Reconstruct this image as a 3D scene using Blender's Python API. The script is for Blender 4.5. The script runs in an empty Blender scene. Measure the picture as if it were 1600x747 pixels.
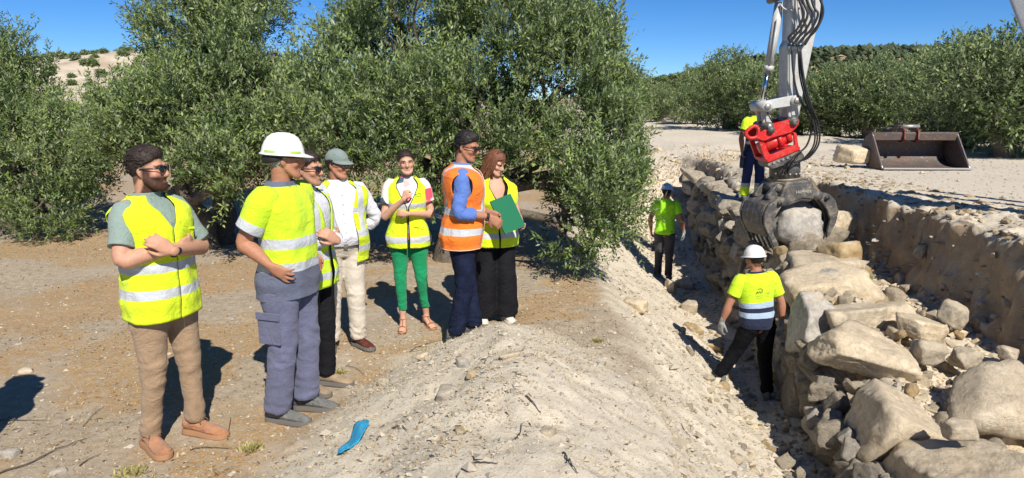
import bpy, bmesh, math, random
import numpy as np
from mathutils import Vector, Matrix

# ------------------------------------------------------------------ camera, light
F_PX, PITCH, CAM_Z = 1100.0, math.radians(11.2), 2.1
scene = bpy.context.scene
COL = scene.collection
cam_data = bpy.data.cameras.new('camera')
cam = bpy.data.objects.new('camera', cam_data)
COL.objects.link(cam)
cam.location = (0, 0, CAM_Z)
cam.rotation_euler = (math.radians(90) - PITCH, 0, 0)
cam_data.sensor_width = 36
cam_data.lens = 36 * F_PX / 1600
cam_data.clip_start = 0.05
cam_data.clip_end = 3000
scene.camera = cam

SUN_DIR = Vector((0.33, -0.95, 0.0)).normalized()      # horizontal direction towards the sun
SUN_EL = math.radians(43)
sun_data = bpy.data.lights.new('sun', 'SUN')
sun_data.energy = 4.9
sun_data.angle = math.radians(0.5)
sun_data.color = (1.0, 0.93, 0.83)
sun = bpy.data.objects.new('sun', sun_data)
COL.objects.link(sun)
to_sun = Vector((SUN_DIR.x * math.cos(SUN_EL), SUN_DIR.y * math.cos(SUN_EL), math.sin(SUN_EL)))
sun.rotation_euler = to_sun.to_track_quat('Z', 'Y').to_euler()
sun.location = (5, -8, 12)

world = bpy.data.worlds.new('World')
scene.world = world
world.use_nodes = True
wn = world.node_tree
bg = wn.nodes['Background']
sky = wn.nodes.new('ShaderNodeTexSky')
sky.sky_type = 'NISHITA'
sky.sun_disc = False
sky.sun_elevation = SUN_EL
sky.sun_rotation = math.atan2(SUN_DIR.x, SUN_DIR.y)
sky.air_density = 0.6
sky.dust_density = 0.0
sky.ozone_density = 8.0
sky.altitude = 400
hsv = wn.nodes.new('ShaderNodeHueSaturation')
hsv.inputs['Saturation'].default_value = 1.15
wn.links.new(sky.outputs[0], hsv.inputs['Color'])
wn.links.new(hsv.outputs[0], bg.inputs[0])
bg.inputs[1].default_value = 0.088
scene.view_settings.view_transform = 'Standard'
scene.view_settings.look = 'None'
scene.view_settings.exposure = 0.42
scene.view_settings.gamma = 1.0
scene.cycles.max_bounces = 6
scene.cycles.transparent_max_bounces = 6

RNG = np.random.default_rng(7)
random.seed(7)

# ------------------------------------------------------------------ helpers
CP, SP = math.cos(PITCH), math.sin(PITCH)
def P(px, py, t):
    """the point of the place seen at this spot of the photograph, t metres deep"""
    u, v = (px - 800) / F_PX, (373.5 - py) / F_PX
    return np.array([u * t, (CP + v * SP) * t, CAM_Z + (v * CP - SP) * t])

def smooth(a, b, x):
    k = np.clip((np.asarray(x, float) - a) / (b - a), 0, 1)
    return k * k * (3 - 2 * k)

_perm = np.random.default_rng(3).permutation(256)
_perm = np.concatenate([_perm, _perm, _perm])
_grad = np.random.default_rng(4).normal(size=(256, 3))
_grad /= np.linalg.norm(_grad, axis=1)[:, None]
def noise(p):
    p = np.asarray(p, float)
    i = np.floor(p).astype(int)
    f = p - i
    i &= 255
    w = f * f * f * (f * (f * 6 - 15) + 10)
    out = 0
    for dx in (0, 1):
        for dy in (0, 1):
            for dz in (0, 1):
                h = _perm[_perm[_perm[(i[..., 0] + dx) & 255] + ((i[..., 1] + dy) & 255)] + ((i[..., 2] + dz) & 255)]
                g = _grad[h]
                d = g[..., 0] * (f[..., 0] - dx) + g[..., 1] * (f[..., 1] - dy) + g[..., 2] * (f[..., 2] - dz)
                wt = (w[..., 0] if dx else 1 - w[..., 0]) * (w[..., 1] if dy else 1 - w[..., 1]) * (w[..., 2] if dz else 1 - w[..., 2])
                out = out + d * wt
    return out * 1.6
def fbm(p, o=4, g=0.5):
    p = np.asarray(p, float); a = 1; s = 0
    for k in range(o):
        s = s + a * noise(p * 2.03 ** k + 17.3 * k); a *= g
    return s

def tagit(o, label=None, cat=None, group=None, kind=None):
    if label: o['label'] = label
    if cat: o['category'] = cat
    if group: o['group'] = group
    if kind: o['kind'] = kind
    return o

def mesh_data(name, V, Fs, mats=(), uv=None, smooth_sh=True, col=None, midx=None):
    """V (n,3); Fs list of int arrays (m,k)"""
    V = np.asarray(V, np.float32)
    Fs = [np.asarray(f, np.int32) for f in (Fs if isinstance(Fs, list) else [Fs]) if len(f)]
    me = bpy.data.meshes.new(name)
    me.vertices.add(len(V)); me.vertices.foreach_set('co', V.ravel())
    loops = np.concatenate([f.ravel() for f in Fs])
    tot = np.concatenate([np.full(len(f), f.shape[1], np.int32) for f in Fs])
    st = np.concatenate([[0], np.cumsum(tot)[:-1]]).astype(np.int32)
    me.loops.add(len(loops)); me.loops.foreach_set('vertex_index', loops)
    me.polygons.add(len(tot)); me.polygons.foreach_set('loop_start', st)
    try: me.polygons.foreach_set('loop_total', tot)
    except Exception: pass
    me.polygons.foreach_set('use_smooth', np.full(len(tot), bool(smooth_sh)))
    if midx is not None: me.polygons.foreach_set('material_index', np.asarray(midx, np.int32))
    if uv is not None:
        l = me.uv_layers.new(name='UVMap')
        l.data.foreach_set('uv', np.asarray(uv, np.float32)[loops].ravel())
    if col is not None:
        a = me.color_attributes.new('Col', 'FLOAT_COLOR', 'POINT')
        c = np.ones((len(V), 4), np.float32); c[:, :3] = col
        a.data.foreach_set('color', c.ravel())
    me.update(calc_edges=True)
    me.validate(verbose=False)
    for m in (mats if isinstance(mats, (list, tuple)) else [mats]): me.materials.append(m)
    return me

def link(name, me, parent=None, loc=None, rot=None):
    o = bpy.data.objects.new(name, me)
    COL.objects.link(o)
    if parent is not None: o.parent = parent
    if loc is not None: o.location = [float(a) for a in loc]
    if rot is not None: o.rotation_euler = rot
    return o

def empty(name, loc, rz=0.0):
    o = bpy.data.objects.new(name, None)
    COL.objects.link(o)
    o.empty_display_size = .1
    o.location = [float(a) for a in loc]; o.rotation_euler = (0, 0, rz)
    return o

class MB:
    """collects surfaces, links them as one mesh object"""
    def __init__(s): s.V, s.F, s.U, s.n, s.C = [], {}, [], 0, []
    def add(s, V, Fs, uv=None, col=None):
        V = np.asarray(V, float)
        for f in (Fs if isinstance(Fs, list) else [Fs]):
            f = np.asarray(f, int)
            if len(f): s.F.setdefault(f.shape[1], []).append(f + s.n)
        s.V.append(V); s.U.append(np.zeros((len(V), 2)) if uv is None else np.asarray(uv, float))
        s.C.append(np.ones((len(V), 3)) if col is None else np.broadcast_to(np.asarray(col, float), (len(V), 3)))
        s.n += len(V); return s
    def arrays(s):
        return np.concatenate(s.V), [np.concatenate(f) for f in s.F.values()], np.concatenate(s.U), np.concatenate(s.C)
    def build(s, name, mat, parent=None, loc=None, smooth_sh=True, rot=None, uv=True, col=False):
        V, Fs, U, C = s.arrays()
        return link(name, mesh_data(name, V, Fs, mat, U if uv else None, smooth_sh, C if col else None), parent, loc, rot)
    def box(s, c, size, R=None, bev=0.0):
        c = np.asarray(c, float); h = np.asarray(size, float) / 2
        if bev <= 0:
            v = np.array([[x, y, z] for x in (-1, 1) for y in (-1, 1) for z in (-1, 1)], float) * h
            f = np.array([[0, 1, 3, 2], [4, 6, 7, 5], [0, 4, 5, 1], [2, 3, 7, 6], [0, 2, 6, 4], [1, 5, 7, 3]])
            if R is not None: v = v @ np.asarray(R).T
            return s.add(v + c, f)
        bm = bmesh.new(); bmesh.ops.create_cube(bm, size=1)
        for q in bm.verts: q.co = Vector([q.co[i] * 2 * h[i] for i in range(3)])
        bmesh.ops.bevel(bm, geom=bm.edges[:], offset=bev, segments=2, profile=.6, affect='EDGES')
        return s.bm(bm, R, c)
    def bm(s, bm, R=None, c=(0, 0, 0)):
        bmesh.ops.triangulate(bm, faces=bm.faces[:])
        bm.verts.index_update()
        v = np.array([q.co[:] for q in bm.verts]); f = np.array([[q.index for q in x.verts] for x in bm.faces])
        bm.free()
        if R is not None: v = v @ np.asarray(R).T
        return s.add(v + np.asarray(c, float), f)

def catmull(pts, n):
    pts = np.asarray(pts, float)
    if len(pts) == 2:
        k = np.linspace(0, 1, n + 1)[:, None]; return pts[0] * (1 - k) + pts[1] * k
    ext = np.vstack([2 * pts[0] - pts[1], pts, 2 * pts[-1] - pts[-2]])
    out = []
    for i in range(len(pts) - 1):
        p0, p1, p2, p3 = ext[i:i + 4]
        for j in range(n):
            t = j / n
            out.append(.5 * ((2 * p1) + (-p0 + p2) * t + (2 * p0 - 5 * p1 + 4 * p2 - p3) * t * t + (-p0 + 3 * p1 - 3 * p2 + p3) * t ** 3))
    out.append(pts[-1]); return np.array(out)

def grid_faces(m, n, wrap=True):
    i, j = np.meshgrid(np.arange(m - 1), np.arange(n if wrap else n - 1), indexing='ij')
    j2 = (j + 1) % n
    return np.stack([i * n + j, i * n + j2, (i + 1) * n + j2, (i + 1) * n + j], -1).reshape(-1, 4)

def rings_mesh(R, cap=True):
    m, n = R.shape[:2]
    V = R.reshape(-1, 3); Fs = [grid_faces(m, n)]
    if cap:
        V = np.vstack([V, R[0].mean(0), R[-1].mean(0)])
        a = np.arange(n); b = (a + 1) % n
        Fs.append(np.concatenate([np.stack([b, a, np.full(n, m * n)], 1),
                                  np.stack([a + (m - 1) * n, b + (m - 1) * n, np.full(n, m * n + 1)], 1)]))
    return V, Fs

def tube(pts, rad, n=14, res=4, side=None, cap=True, round_cap=True, sq=2.0):
    """tapered tube through pts; rad: floats or (a,b) with a along 'side'"""
    pts = np.asarray(pts, float)
    rad = np.array([(r, r) if np.isscalar(r) else r for r in rad], float)
    C = catmull(pts, res); A = catmull(rad, res)
    T = np.gradient(C, axis=0); T /= np.linalg.norm(T, axis=1)[:, None] + 1e-12
    if side is None:
        s0 = np.cross(T[0], [0, 0, 1.]);
        if np.linalg.norm(s0) < .2: s0 = np.cross(T[0], [0, 1., 0])
    else: s0 = np.asarray(side, float)
    if round_cap and cap:
        e = []
        for k in (.35, .75): e.append(k)
        pre, post, pa, qa = [], [], [], []
        r0, r1 = A[0].min(), A[-1].min()
        for h, sc in ((.95, .3), (.7, .7), (.35, .93)):
            pre.append(C[0] - T[0] * r0 * h); pa.append(A[0] * sc)
        for h, sc in ((.35, .93), (.7, .7), (.95, .3)):
            post.append(C[-1] + T[-1] * r1 * h); qa.append(A[-1] * sc)
        C = np.vstack([pre, C, post]); A = np.vstack([pa, A, qa]); T = np.vstack([[T[0]] * 3, T, [T[-1]] * 3])
    ang = np.linspace(0, 2 * np.pi, n, endpoint=False)
    ca, sa = np.cos(ang), np.sin(ang)
    if sq != 2.0:
        ca = np.sign(ca) * np.abs(ca) ** (2 / sq); sa = np.sign(sa) * np.abs(sa) ** (2 / sq)
    R = np.zeros((len(C), n, 3)); s = s0
    for k in range(len(C)):
        s = s - T[k] * np.dot(s, T[k]); s /= np.linalg.norm(s) + 1e-12
        b = np.cross(T[k], s)
        R[k] = C[k] + ca[:, None] * s * A[k, 0] + sa[:, None] * b * A[k, 1]
    return rings_mesh(R, cap)

def ellipsoid(c, r, n=16, m=10, R=None):
    th = np.linspace(0, 2 * np.pi, n, endpoint=False); ph = np.linspace(-np.pi / 2, np.pi / 2, m + 2)[1:-1]
    v = np.array([[[math.cos(p) * math.cos(t), math.cos(p) * math.sin(t), math.sin(p)] for t in th] for p in ph]) * np.asarray(r, float)
    V, Fs = rings_mesh(v)
    V[-2] = (0, 0, -r[2]); V[-1] = (0, 0, r[2])
    if R is not None: V = V @ np.asarray(R).T
    return V + np.asarray(c, float), Fs

def cylinder(a, b, r, n=20, r2=None):
    return tube([a, b], [r, r if r2 is None else r2], n=n, res=1, round_cap=False)

def extrude_poly(poly, y0, y1, bev=0.0):
    """polygon in (x,z) given thickness along y"""
    bm = bmesh.new()
    vs = [bm.verts.new((p[0], y0, p[1])) for p in poly]
    f = bm.faces.new(vs)
    r = bmesh.ops.extrude_face_region(bm, geom=[f])
    for v in [g for g in r['geom'] if isinstance(g, bmesh.types.BMVert)]: v.co.y = y1
    bmesh.ops.recalc_face_normals(bm, faces=bm.faces[:])
    if bev > 0: bmesh.ops.bevel(bm, geom=bm.edges[:], offset=bev, segments=1, affect='EDGES')
    return bm

_ico = {}
def icosphere(sub):
    if sub not in _ico:
        bm = bmesh.new(); bmesh.ops.create_icosphere(bm, subdivisions=sub, radius=1)
        bm.verts.index_update()
        _ico[sub] = (np.array([v.co[:] for v in bm.verts]), np.array([[v.index for v in f.verts] for f in bm.faces])); bm.free()
    return _ico[sub]

def remesh(V, Fs, voxel, sm=2, fac=.5):
    me = mesh_data('tmp', V, Fs)
    o = link('tmp', me)
    m = o.modifiers.new('r', 'REMESH'); m.mode = 'VOXEL'; m.voxel_size = voxel; m.use_smooth_shade = True
    if sm:
        k = o.modifiers.new('s', 'SMOOTH'); k.iterations = sm; k.factor = fac
    dg = bpy.context.evaluated_depsgraph_get(); dg.update()
    ev = o.evaluated_get(dg).to_mesh()
    n = len(ev.vertices); v = np.empty(n * 3); ev.vertices.foreach_get('co', v)
    t = np.empty(len(ev.loops), int); ev.loops.foreach_get('vertex_index', t)
    q = t.reshape(-1, 4)
    o.evaluated_get(dg).to_mesh_clear()
    bpy.data.objects.remove(o); bpy.data.meshes.remove(me)
    return v.reshape(-1, 3), [q]

def vnormals(V, Fs):
    N = np.zeros_like(V)
    for f in Fs:
        a, b, c = V[f[:, 0]], V[f[:, 1]], V[f[:, 2]]
        fn = np.cross(b - a, c - a)
        for k in range(f.shape[1]): np.add.at(N, f[:, k], fn)
    return N / (np.linalg.norm(N, axis=1)[:, None] + 1e-12)

# ------------------------------------------------------------------ materials
class NT:
    def __init__(s, name):
        s.m = bpy.data.materials.new(name); s.m.use_nodes = True
        s.t = s.m.node_tree; s.b = s.t.nodes['Principled BSDF']; s.out = s.t.nodes['Material Output']
    def n(s, typ, **kw):
        x = s.t.nodes.new(typ)
        for k, v in kw.items(): setattr(x, k, v)
        return x
    def l(s, a, b): s.t.links.new(a, b)
    def math(s, op, a, b=None, c=None):
        x = s.n('ShaderNodeMath', operation=op)
        for k, v in enumerate((a, b, c)):
            if v is None: continue
            if isinstance(v, (int, float)): x.inputs[k].default_value = v
            else: s.l(v, x.inputs[k])
        return x.outputs[0]
    def mix(s, f, a, b, mode='MIX'):
        x = s.n('ShaderNodeMix', data_type='RGBA', blend_type=mode)
        for k, v in ((0, f), (6, a), (7, b)):
            if isinstance(v, (int, float)): x.inputs[k].default_value = v
            elif isinstance(v, (tuple, list)): x.inputs[k].default_value = (*v[:3], 1)
            else: s.l(v, x.inputs[k])
        return x.outputs[2]
    def noise(s, scale, detail=4, rough=.5, vec=None, dim='3D', dist=0):
        x = s.n('ShaderNodeTexNoise'); x.inputs['Scale'].default_value = scale
        x.inputs['Detail'].default_value = detail; x.inputs['Roughness'].default_value = rough; x.inputs['Distortion'].default_value = dist
        if vec is not None: s.l(vec, x.inputs['Vector'])
        return x.outputs['Fac']
    def obj(s): return s.n('ShaderNodeTexCoord').outputs['Object']
    def uv(s): return s.n('ShaderNodeTexCoord').outputs['UV']
    def pos(s): return s.n('ShaderNodeNewGeometry').outputs['Position']
    def ramp(s, f, stops):
        x = s.n('ShaderNodeValToRGB'); e = x.color_ramp.elements
        while len(e) < len(stops): e.new(.5)
        for k, (p, c) in enumerate(stops):
            e[k].position = p; e[k].color = (*c, 1) if not isinstance(c, (int, float)) else (c, c, c, 1)
        s.l(f, x.inputs[0]); return x.outputs[0]
    def bump(s, h, strength=.4, dist=.01):
        x = s.n('ShaderNodeBump'); x.inputs['Strength'].default_value = strength; x.inputs['Distance'].default_value = dist
        s.l(h, x.inputs['Height']); s.l(x.outputs[0], s.b.inputs['Normal'])
    def set(s, col=None, rough=None, metal=None, spec=None, sheen=None):
        def put(nm, v):
            if isinstance(v, (int, float)): s.b.inputs[nm].default_value = v
            elif isinstance(v, (tuple, list)): s.b.inputs[nm].default_value = (*v[:3], 1)
            else: s.l(v, s.b.inputs[nm])
        if col is not None: put('Base Color', col)
        if rough is not None: put('Roughness', rough)
        if metal is not None: put('Metallic', metal)
        if spec is not None: put('Specular IOR Level', spec)
        if sheen is not None: put('Sheen Weight', sheen)
        return s

def m_cloth(name, c, var=.12, scale=9, rough=.85, weave=900, sheen=.15, bump=.25):
    k = NT(name); o = k.obj()
    a = k.noise(scale, 4, .6, o)
    dk = tuple(x * (1 - var * 1.6) for x in c); lt = tuple(min(1, x * (1 + var)) for x in c)
    k.set(k.ramp(a, [(.3, dk), (.7, lt)]), rough, 0, .25 if sum(c) > .12 else .12, sheen if sum(c) > .12 else .0)
    h = k.math('ADD', k.noise(weave, 1, .5, o), k.math('MULTIPLY', k.noise(28, 3, .6, o), 3.0))
    h = k.math('ADD', h, k.math('MULTIPLY', k.noise(9, 4, .6, o, dist=2.6), 7.0))
    k.bump(h, min(1, bump * 1.9), .005)
    return k.m

def m_paint(name, c, rough=.4, dirt=(.35, .30, .24), amount=.35, metal=0, scale=6, bump=.1, wear=None):
    k = NT(name); o = k.obj()
    n1 = k.noise(scale, 8, .7, o, dist=.4)
    f = k.ramp(n1, [(.48, 0.0), (.72, 1.0)])
    col = k.mix(k.math('MULTIPLY', f, amount), c, dirt)
    if wear:
        n2 = k.noise(scale * 4.5, 6, .7, o)
        col = k.mix(k.ramp(n2, [(.60, 0.0), (.64, 1.0)]), col, wear)
    k.set(col, k.math('ADD', k.math('MULTIPLY', f, .35), rough), metal, .4)
    k.bump(k.noise(scale * 12, 5, .7, o), bump, .01)
    return k.m
# ------------------------------------------------------------------ ground
def I(x, xs, ys): return np.interp(x, xs, ys)
def wall_x(y): return I(y, [0, 4.3, 5.1, 6.0, 6.9, 7.7, 9.7, 12.9, 18, 21], [2.45, 2.50, 2.55, 2.80, 3.0, 3.18, 3.46, 3.85, 4.35, 4.6])
def wall_top(y): return I(y, [0, 3.5, 4.6, 5.4, 6.5, 7.7, 9.7, 12.9, 18, 22], [-.5, -.45, -.40, -.28, -.12, .04, .16, .36, .42, .5])
def floor_z(y): return I(y, [0, 3.5, 5.5, 7.5, 12, 15, 19, 24], [-.55, -.72, -.92, -1.25, -1.25, -1.05, .15, .45])
def edge_x(y): return I(y, [0, 3, 5.5, 7.7, 10.8, 15, 19], [.5, .75, .98, 1.02, .8, 1.2, 1.8])
def fill_z(y): return I(y, [0, 5, 6, 7, 9, 10.5, 12, 14, 18, 26], [-.75, -.55, -.42, -.3, -.12, .02, .3, .45, .5, .62])
def bank_z(x, y): return .84 + .0 * x - .02 * np.maximum(0, y - 11) * (y < 20) - .18 * (y >= 20)

def height(x, y, fine=True):
    x = np.asarray(x, float); y = np.asarray(y, float)
    p = np.stack([x, y, np.zeros_like(x)], -1)
    n_lo = fbm(p * .35, 3); n_md = fbm(p * 1.7 + 5, 3); n_hi = fbm(p * 9 + 9, 3)
    xe, xw = edge_x(y), wall_x(y)
    # plateau on the left
    left = .03 * n_lo + .012 * n_md
    # mound under and in front of the camera
    ridge = I(y, [0, 2.5, 4, 5.1, 5.6, 6.1, 7], [.66, .60, .55, .46, .27, .0, -.1])
    cx = I(y, [0, 3, 5.7], [.1, .1, -.15]); hl = I(y, [0, 4, 5.6, 6.1], [2.0, 1.55, .72, .3]); hr = I(y, [0, 4, 5.6, 6.1], [1.5, 1.4, .85, .35])
    d = np.where(x < cx, (cx - x) / hl, (x - cx) / hr)
    mound = ridge * (.45 * (1 - smooth(0.0, 1.0, d)) + .55 * np.clip(1 - d * 1.02, 0, 1))
    left = left + mound * (y < 7) * smooth(-3, -1, y) + .05 * mound * n_md * 2
    # slope to the trench floor
    fz = floor_z(y) + .04 * n_md
    xf = xw - I(y, [0, 5, 8, 14], [.30, .36, .45, 1.0])
    k = np.clip((x - xe) / np.maximum(xf - xe, .2), 0, 1)
    kk = .55 * k + .45 * (k * k * (3 - 2 * k))
    trench = left * (1 - kk) + fz * kk + .05 * n_md * np.sin(np.pi * k)
    # behind the wall
    fl = fill_z(y) + .05 * n_md + .20 * np.exp(-((x - xw - .62) / .34) ** 2) * smooth(9.5, 8, y)
    s = smooth(xw + .30, xw + .48, x)
    z = trench * (1 - s) + fl * s
    # right-hand bank
    xb = I(y, [0, 5, 9, 11.5, 13.5, 15], [5.0, 4.85, 4.85, 5.0, 4.7, 4.4]); xl = xb + I(y, [0, 5, 8, 11.5, 15], [1.0, .9, .75, .6, 1.2])
    kb = (x - xb + .10 * n_md + .012 * n_hi) / (xl - xb)
    kb = np.clip(kb, 0, 1)
    prof = np.interp(kb, [0, .05, .22, .30, .6, 1], [0, .09, .84, .92, .97, 1])
    up = bank_z(x, y) + .02 * n_lo
    z = z * (1 - prof) + up * prof
    # far field
    far = .25 + .45 * smooth(-6, 6, x) + .12 * n_lo
    kf = smooth(15.5, 21, y)
    z = z * (1 - kf) + far * kf
    lft = smooth(-1, .8, x)
    z = np.where(y > 15.5, z, z)
    zl = .0 + .015 * np.maximum(0, y - 10) * smooth(60, 12, y) + .03 * n_lo
    z = np.where(y > 12, z * lft + zl * (1 - lft), z)
    # roughness
    clod = np.maximum(0, n_hi) ** 1.3
    rough = .010 + .03 * np.exp(-((x - xe - .9) / 1.2) ** 2) * (y < 16) + .020 * (mound > .03)
    z = z + (n_hi * .3 + clod * .7) * rough * (y < 30)
    z = z + .03 * n_md * (kb > 0) * (kb < 1)
    return z

def hz(x, y): return float(height(np.array([x]), np.array([y]))[0])

def axis(lo, a, b, hi, step, g=1.07):
    c = list(np.arange(a, b, step)); s = step; v = c[-1]; r = []
    while v < hi: s *= g; v += s; r.append(v)
    s = step; v = a; l = []
    while v > lo: s *= g; v -= s; l.append(v)
    return np.array(l[::-1] + c + r)

gx = axis(-700, -3.2, 7.0, 700, .050, 1.055)
gx = np.unique(np.concatenate([gx[(gx < 4.66) | (gx > 6.2)], np.arange(4.68, 6.2, .0165)]))
gy = axis(-40, 2.8, 8.5, 900, .042, 1.026)
GX, GY = np.meshgrid(gx, gy, indexing='ij')
GZ = height(GX.ravel(), GY.ravel()).reshape(GX.shape)
# the bank face has overhangs and pockets: push its vertices sideways a little
PX = GX.copy()
b = (GX > 4.7) & (GX < 6.6) & (GY > 3) & (GY < 14)
q = np.stack([GX, GY, GZ], -1)[b]
face = smooth(4.7, 4.95, GX[b]) * smooth(6.2, 5.8, GX[b])
PX[b] += face * (.075 * fbm(q * np.array([1.5, 2.6, 3.4]), 5, .66) + .05 * (1 - 2 * np.abs(noise(q * np.array([2, 3.4, 5]) + 4))))
GZ[b] += face * .018 * fbm(q * 7 + 3, 4, .7)
# masks: r = straw / brown earth, g = pale limestone spoil, b = packed track
pp = np.stack([GX, GY, 0 * GX], -1).reshape(-1, 3)
nl = fbm(pp * .55 + 3, 4).reshape(GX.shape); nm = fbm(pp * 2.3 + 8, 3).reshape(GX.shape)
xe = edge_x(GY)
straw = smooth(-.22, .22, nl + .35 * nm + .10) * smooth(xe + .15, xe - .3, GX) * (GY < 60)
cxm = I(GY, [0, 3, 5.7], [.1, .1, -.15]); hlm = I(GY, [0, 4, 5.7, 6.3], [1.9, 1.5, .8, .3]); hrm = I(GY, [0, 4, 5.7, 6.3], [1.4, 1.3, .95, .4])
dm = np.where(GX < cxm, (cxm - GX) / hlm, (GX - cxm) / hrm)
on_mound = (1 - smooth(.7, 1.05, dm + .12 * nm)) * (GY < 6.4)
spoil = np.maximum(on_mound, smooth(xe - .1, xe + .35, GX + .2 * nm) * (GY < 22))
straw = straw * (1 - on_mound)
track = smooth(5.6, 6.6, GX + .2 * nm) * smooth(60, 40, GY)
track = np.maximum(track, smooth(1.5, 4, GX) * smooth(17, 20, GY) * smooth(44, 36, GY + .5 * nl))
MASK = np.stack([straw, spoil, track], -1).reshape(-1, 3)

def m_ground():
    k = NT('limestone_soil'); o = k.obj()
    at = k.n('ShaderNodeVertexColor', layer_name='Col')
    sep = k.n('ShaderNodeSeparateColor'); k.l(at.outputs[0], sep.inputs[0])
    n1 = k.noise(1.3, 6, .6, o); n2 = k.noise(14, 8, .7, o); n3 = k.noise(75, 5, .75, o)
    soil = k.ramp(n2, [(.25, (.29, .235, .165)), (.5, (.385, .32, .235)), (.75, (.49, .42, .32))])
    pale = k.ramp(n2, [(.22, (.50, .435, .335)), (.5, (.61, .545, .43)), (.78, (.67, .61, .495))])
    strawc = k.ramp(n3, [(.3, (.215, .125, .056)), (.5, (.39, .25, .115)), (.7, (.56, .40, .205))])
    trk = k.ramp(n2, [(.25, (.50, .44, .35)), (.5, (.58, .52, .425)), (.8, (.66, .60, .50))])
    f = k.math('MULTIPLY', sep.outputs[0], k.ramp(k.noise(22, 5, .75, o), [(.38, 0.0), (.56, 1.0)]))
    c = k.mix(f, soil, strawc)
    c = k.mix(sep.outputs[1], c, pale)
    c = k.mix(sep.outputs[2], c, trk)
    # darker, browner earth showing in cut faces
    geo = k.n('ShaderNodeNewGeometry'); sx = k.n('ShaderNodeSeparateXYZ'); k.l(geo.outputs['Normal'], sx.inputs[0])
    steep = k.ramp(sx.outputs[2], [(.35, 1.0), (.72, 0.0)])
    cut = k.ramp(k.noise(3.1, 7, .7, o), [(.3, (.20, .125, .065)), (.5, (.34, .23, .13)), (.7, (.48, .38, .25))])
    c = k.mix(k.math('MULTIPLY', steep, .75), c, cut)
    gr = k.ramp(k.noise(190, 2, .6, o), [(.3, .75), (.62, 1.12)])
    c = k.mix(1.0, c, gr, 'MULTIPLY')
    k.set(c, .95, 0, .15)
    h = k.math('ADD', k.math('MULTIPLY', n3, 1.0), k.math('MULTIPLY', k.noise(260, 3, .7, o), .35))
    h = k.math('ADD', h, k.math('MULTIPLY', n2, 1.6))
    k.bump(h, .6, .014)
    return k.m
M_GROUND = m_ground()
gV = np.stack([PX, GY, GZ], -1).reshape(-1, 3)
g_o = link('ground', mesh_data('ground', gV, [grid_faces(len(gx), len(gy), wrap=False)[:, ::-1]], M_GROUND, None, True, MASK))
tagit(g_o, kind='structure')

# ------------------------------------------------------------------ hills
def m_hill(name, a, b_, c_):
    k = NT(name); o = k.obj()
    n = k.noise(.09, 8, .7, o); n2 = k.noise(.6, 5, .7, o)
    c = k.ramp(n, [(.36, a), (.52, b_), (.62, c_)])
    c = k.mix(k.math('MULTIPLY', n2, .5), c, (.26, .19, .11))
    k.set(c, .95, 0, .1); k.bump(n2, .6, .6)
    return k.m
M_HILL = m_hill('dry_hillside', (.42, .35, .26), (.60, .53, .43), (.74, .69, .60))
M_HILL2 = m_hill('tilled_hillside', (.20, .17, .09), (.36, .28, .17), (.46, .38, .26))
def hill(name, x0, x1, yb, yt, prof, mat, depth, seed):
    xs = np.linspace(x0, x1, 150); ks = np.linspace(0, 1, 70)
    X, K = np.meshgrid(xs, ks, indexing='ij')
    Y = yb + (yt - yb) * K
    top = np.interp(X, *zip(*prof))
    Z = -1.5 + (top + 1.5) * np.sin(np.clip(K * 1.25, 0, 1) * np.pi / 2) ** 1.1 - 0 * K
    Z = Z - np.maximum(0, K - .8) * 5 * (top + 1) * .25
    n = fbm(np.stack([X / 14, Y / 14, 0 * X + seed], -1).reshape(-1, 3), 5).reshape(X.shape)
    Z = Z + n * 1.0 * np.clip(top / 8, .1, 1) * np.sin(np.clip(K, 0, 1) * np.pi) ** .5
    V = np.stack([X, Y, Z], -1).reshape(-1, 3)
    o = link(name, mesh_data(name, V, [grid_faces(len(xs), len(ks), wrap=False)[:, ::-1]], mat))
    tagit(o, kind='structure')
    return X, Y, Z
hillA = hill('hill', -190, -10, 105, 185, [(-190, 3), (-128, 7), (-110, 10.0), (-100, 11.3), (-92, 12.4), (-84, 13), (-60, 11), (-35, 5), (-10, -2)], M_HILL, 0, 3)
hillB = hill('hill', 8, 360, 190, 300, [(8, 2), (40, 4.5), (50, 6.8), (72, 12.5), (95, 17), (112, 19.5), (160, 20.5), (220, 21), (300, 23), (360, 24)], M_HILL2, 0, 9)
# ------------------------------------------------------------------ olive trees
def m_leaf(name, a, b_, back):
    k = NT(name); at = k.n('ShaderNodeVertexColor', layer_name='Col')
    c = k.mix(at.outputs[0], a, b_)
    geo = k.n('ShaderNodeNewGeometry')
    c = k.mix(geo.outputs['Backfacing'], c, back)
    k.set(c, .5, 0, .4)
    tr = k.n('ShaderNodeBsdfTranslucent'); k.l(c, tr.inputs[0])
    mx = k.n('ShaderNodeMixShader'); mx.inputs[0].default_value = .22
    k.l(k.b.outputs[0], mx.inputs[1]); k.l(tr.outputs[0], mx.inputs[2]); k.l(mx.outputs[0], k.out.inputs[0])
    return k.m
M_LEAF = m_leaf('olive_leaves', (.045, .09, .018), (.275, .36, .10), (.28, .345, .19))
M_LEAF_FAR = m_leaf('distant_olive_leaves', (.065, .115, .03), (.27, .34, .115), (.26, .32, .17))
def m_bark():
    k = NT('olive_bark'); o = k.obj()
    c = k.ramp(k.noise(9, 8, .7, o, dist=1.5), [(.3, (.075, .06, .045)), (.7, (.23, .195, .155))])
    k.set(c, .9, 0, .1); k.bump(k.noise(25, 8, .75, o, dist=1), .9, .03)
    return k.m
M_BARK = m_bark()

def unit(v): return v / (np.linalg.norm(v, axis=-1, keepdims=True) + 1e-9)

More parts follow.
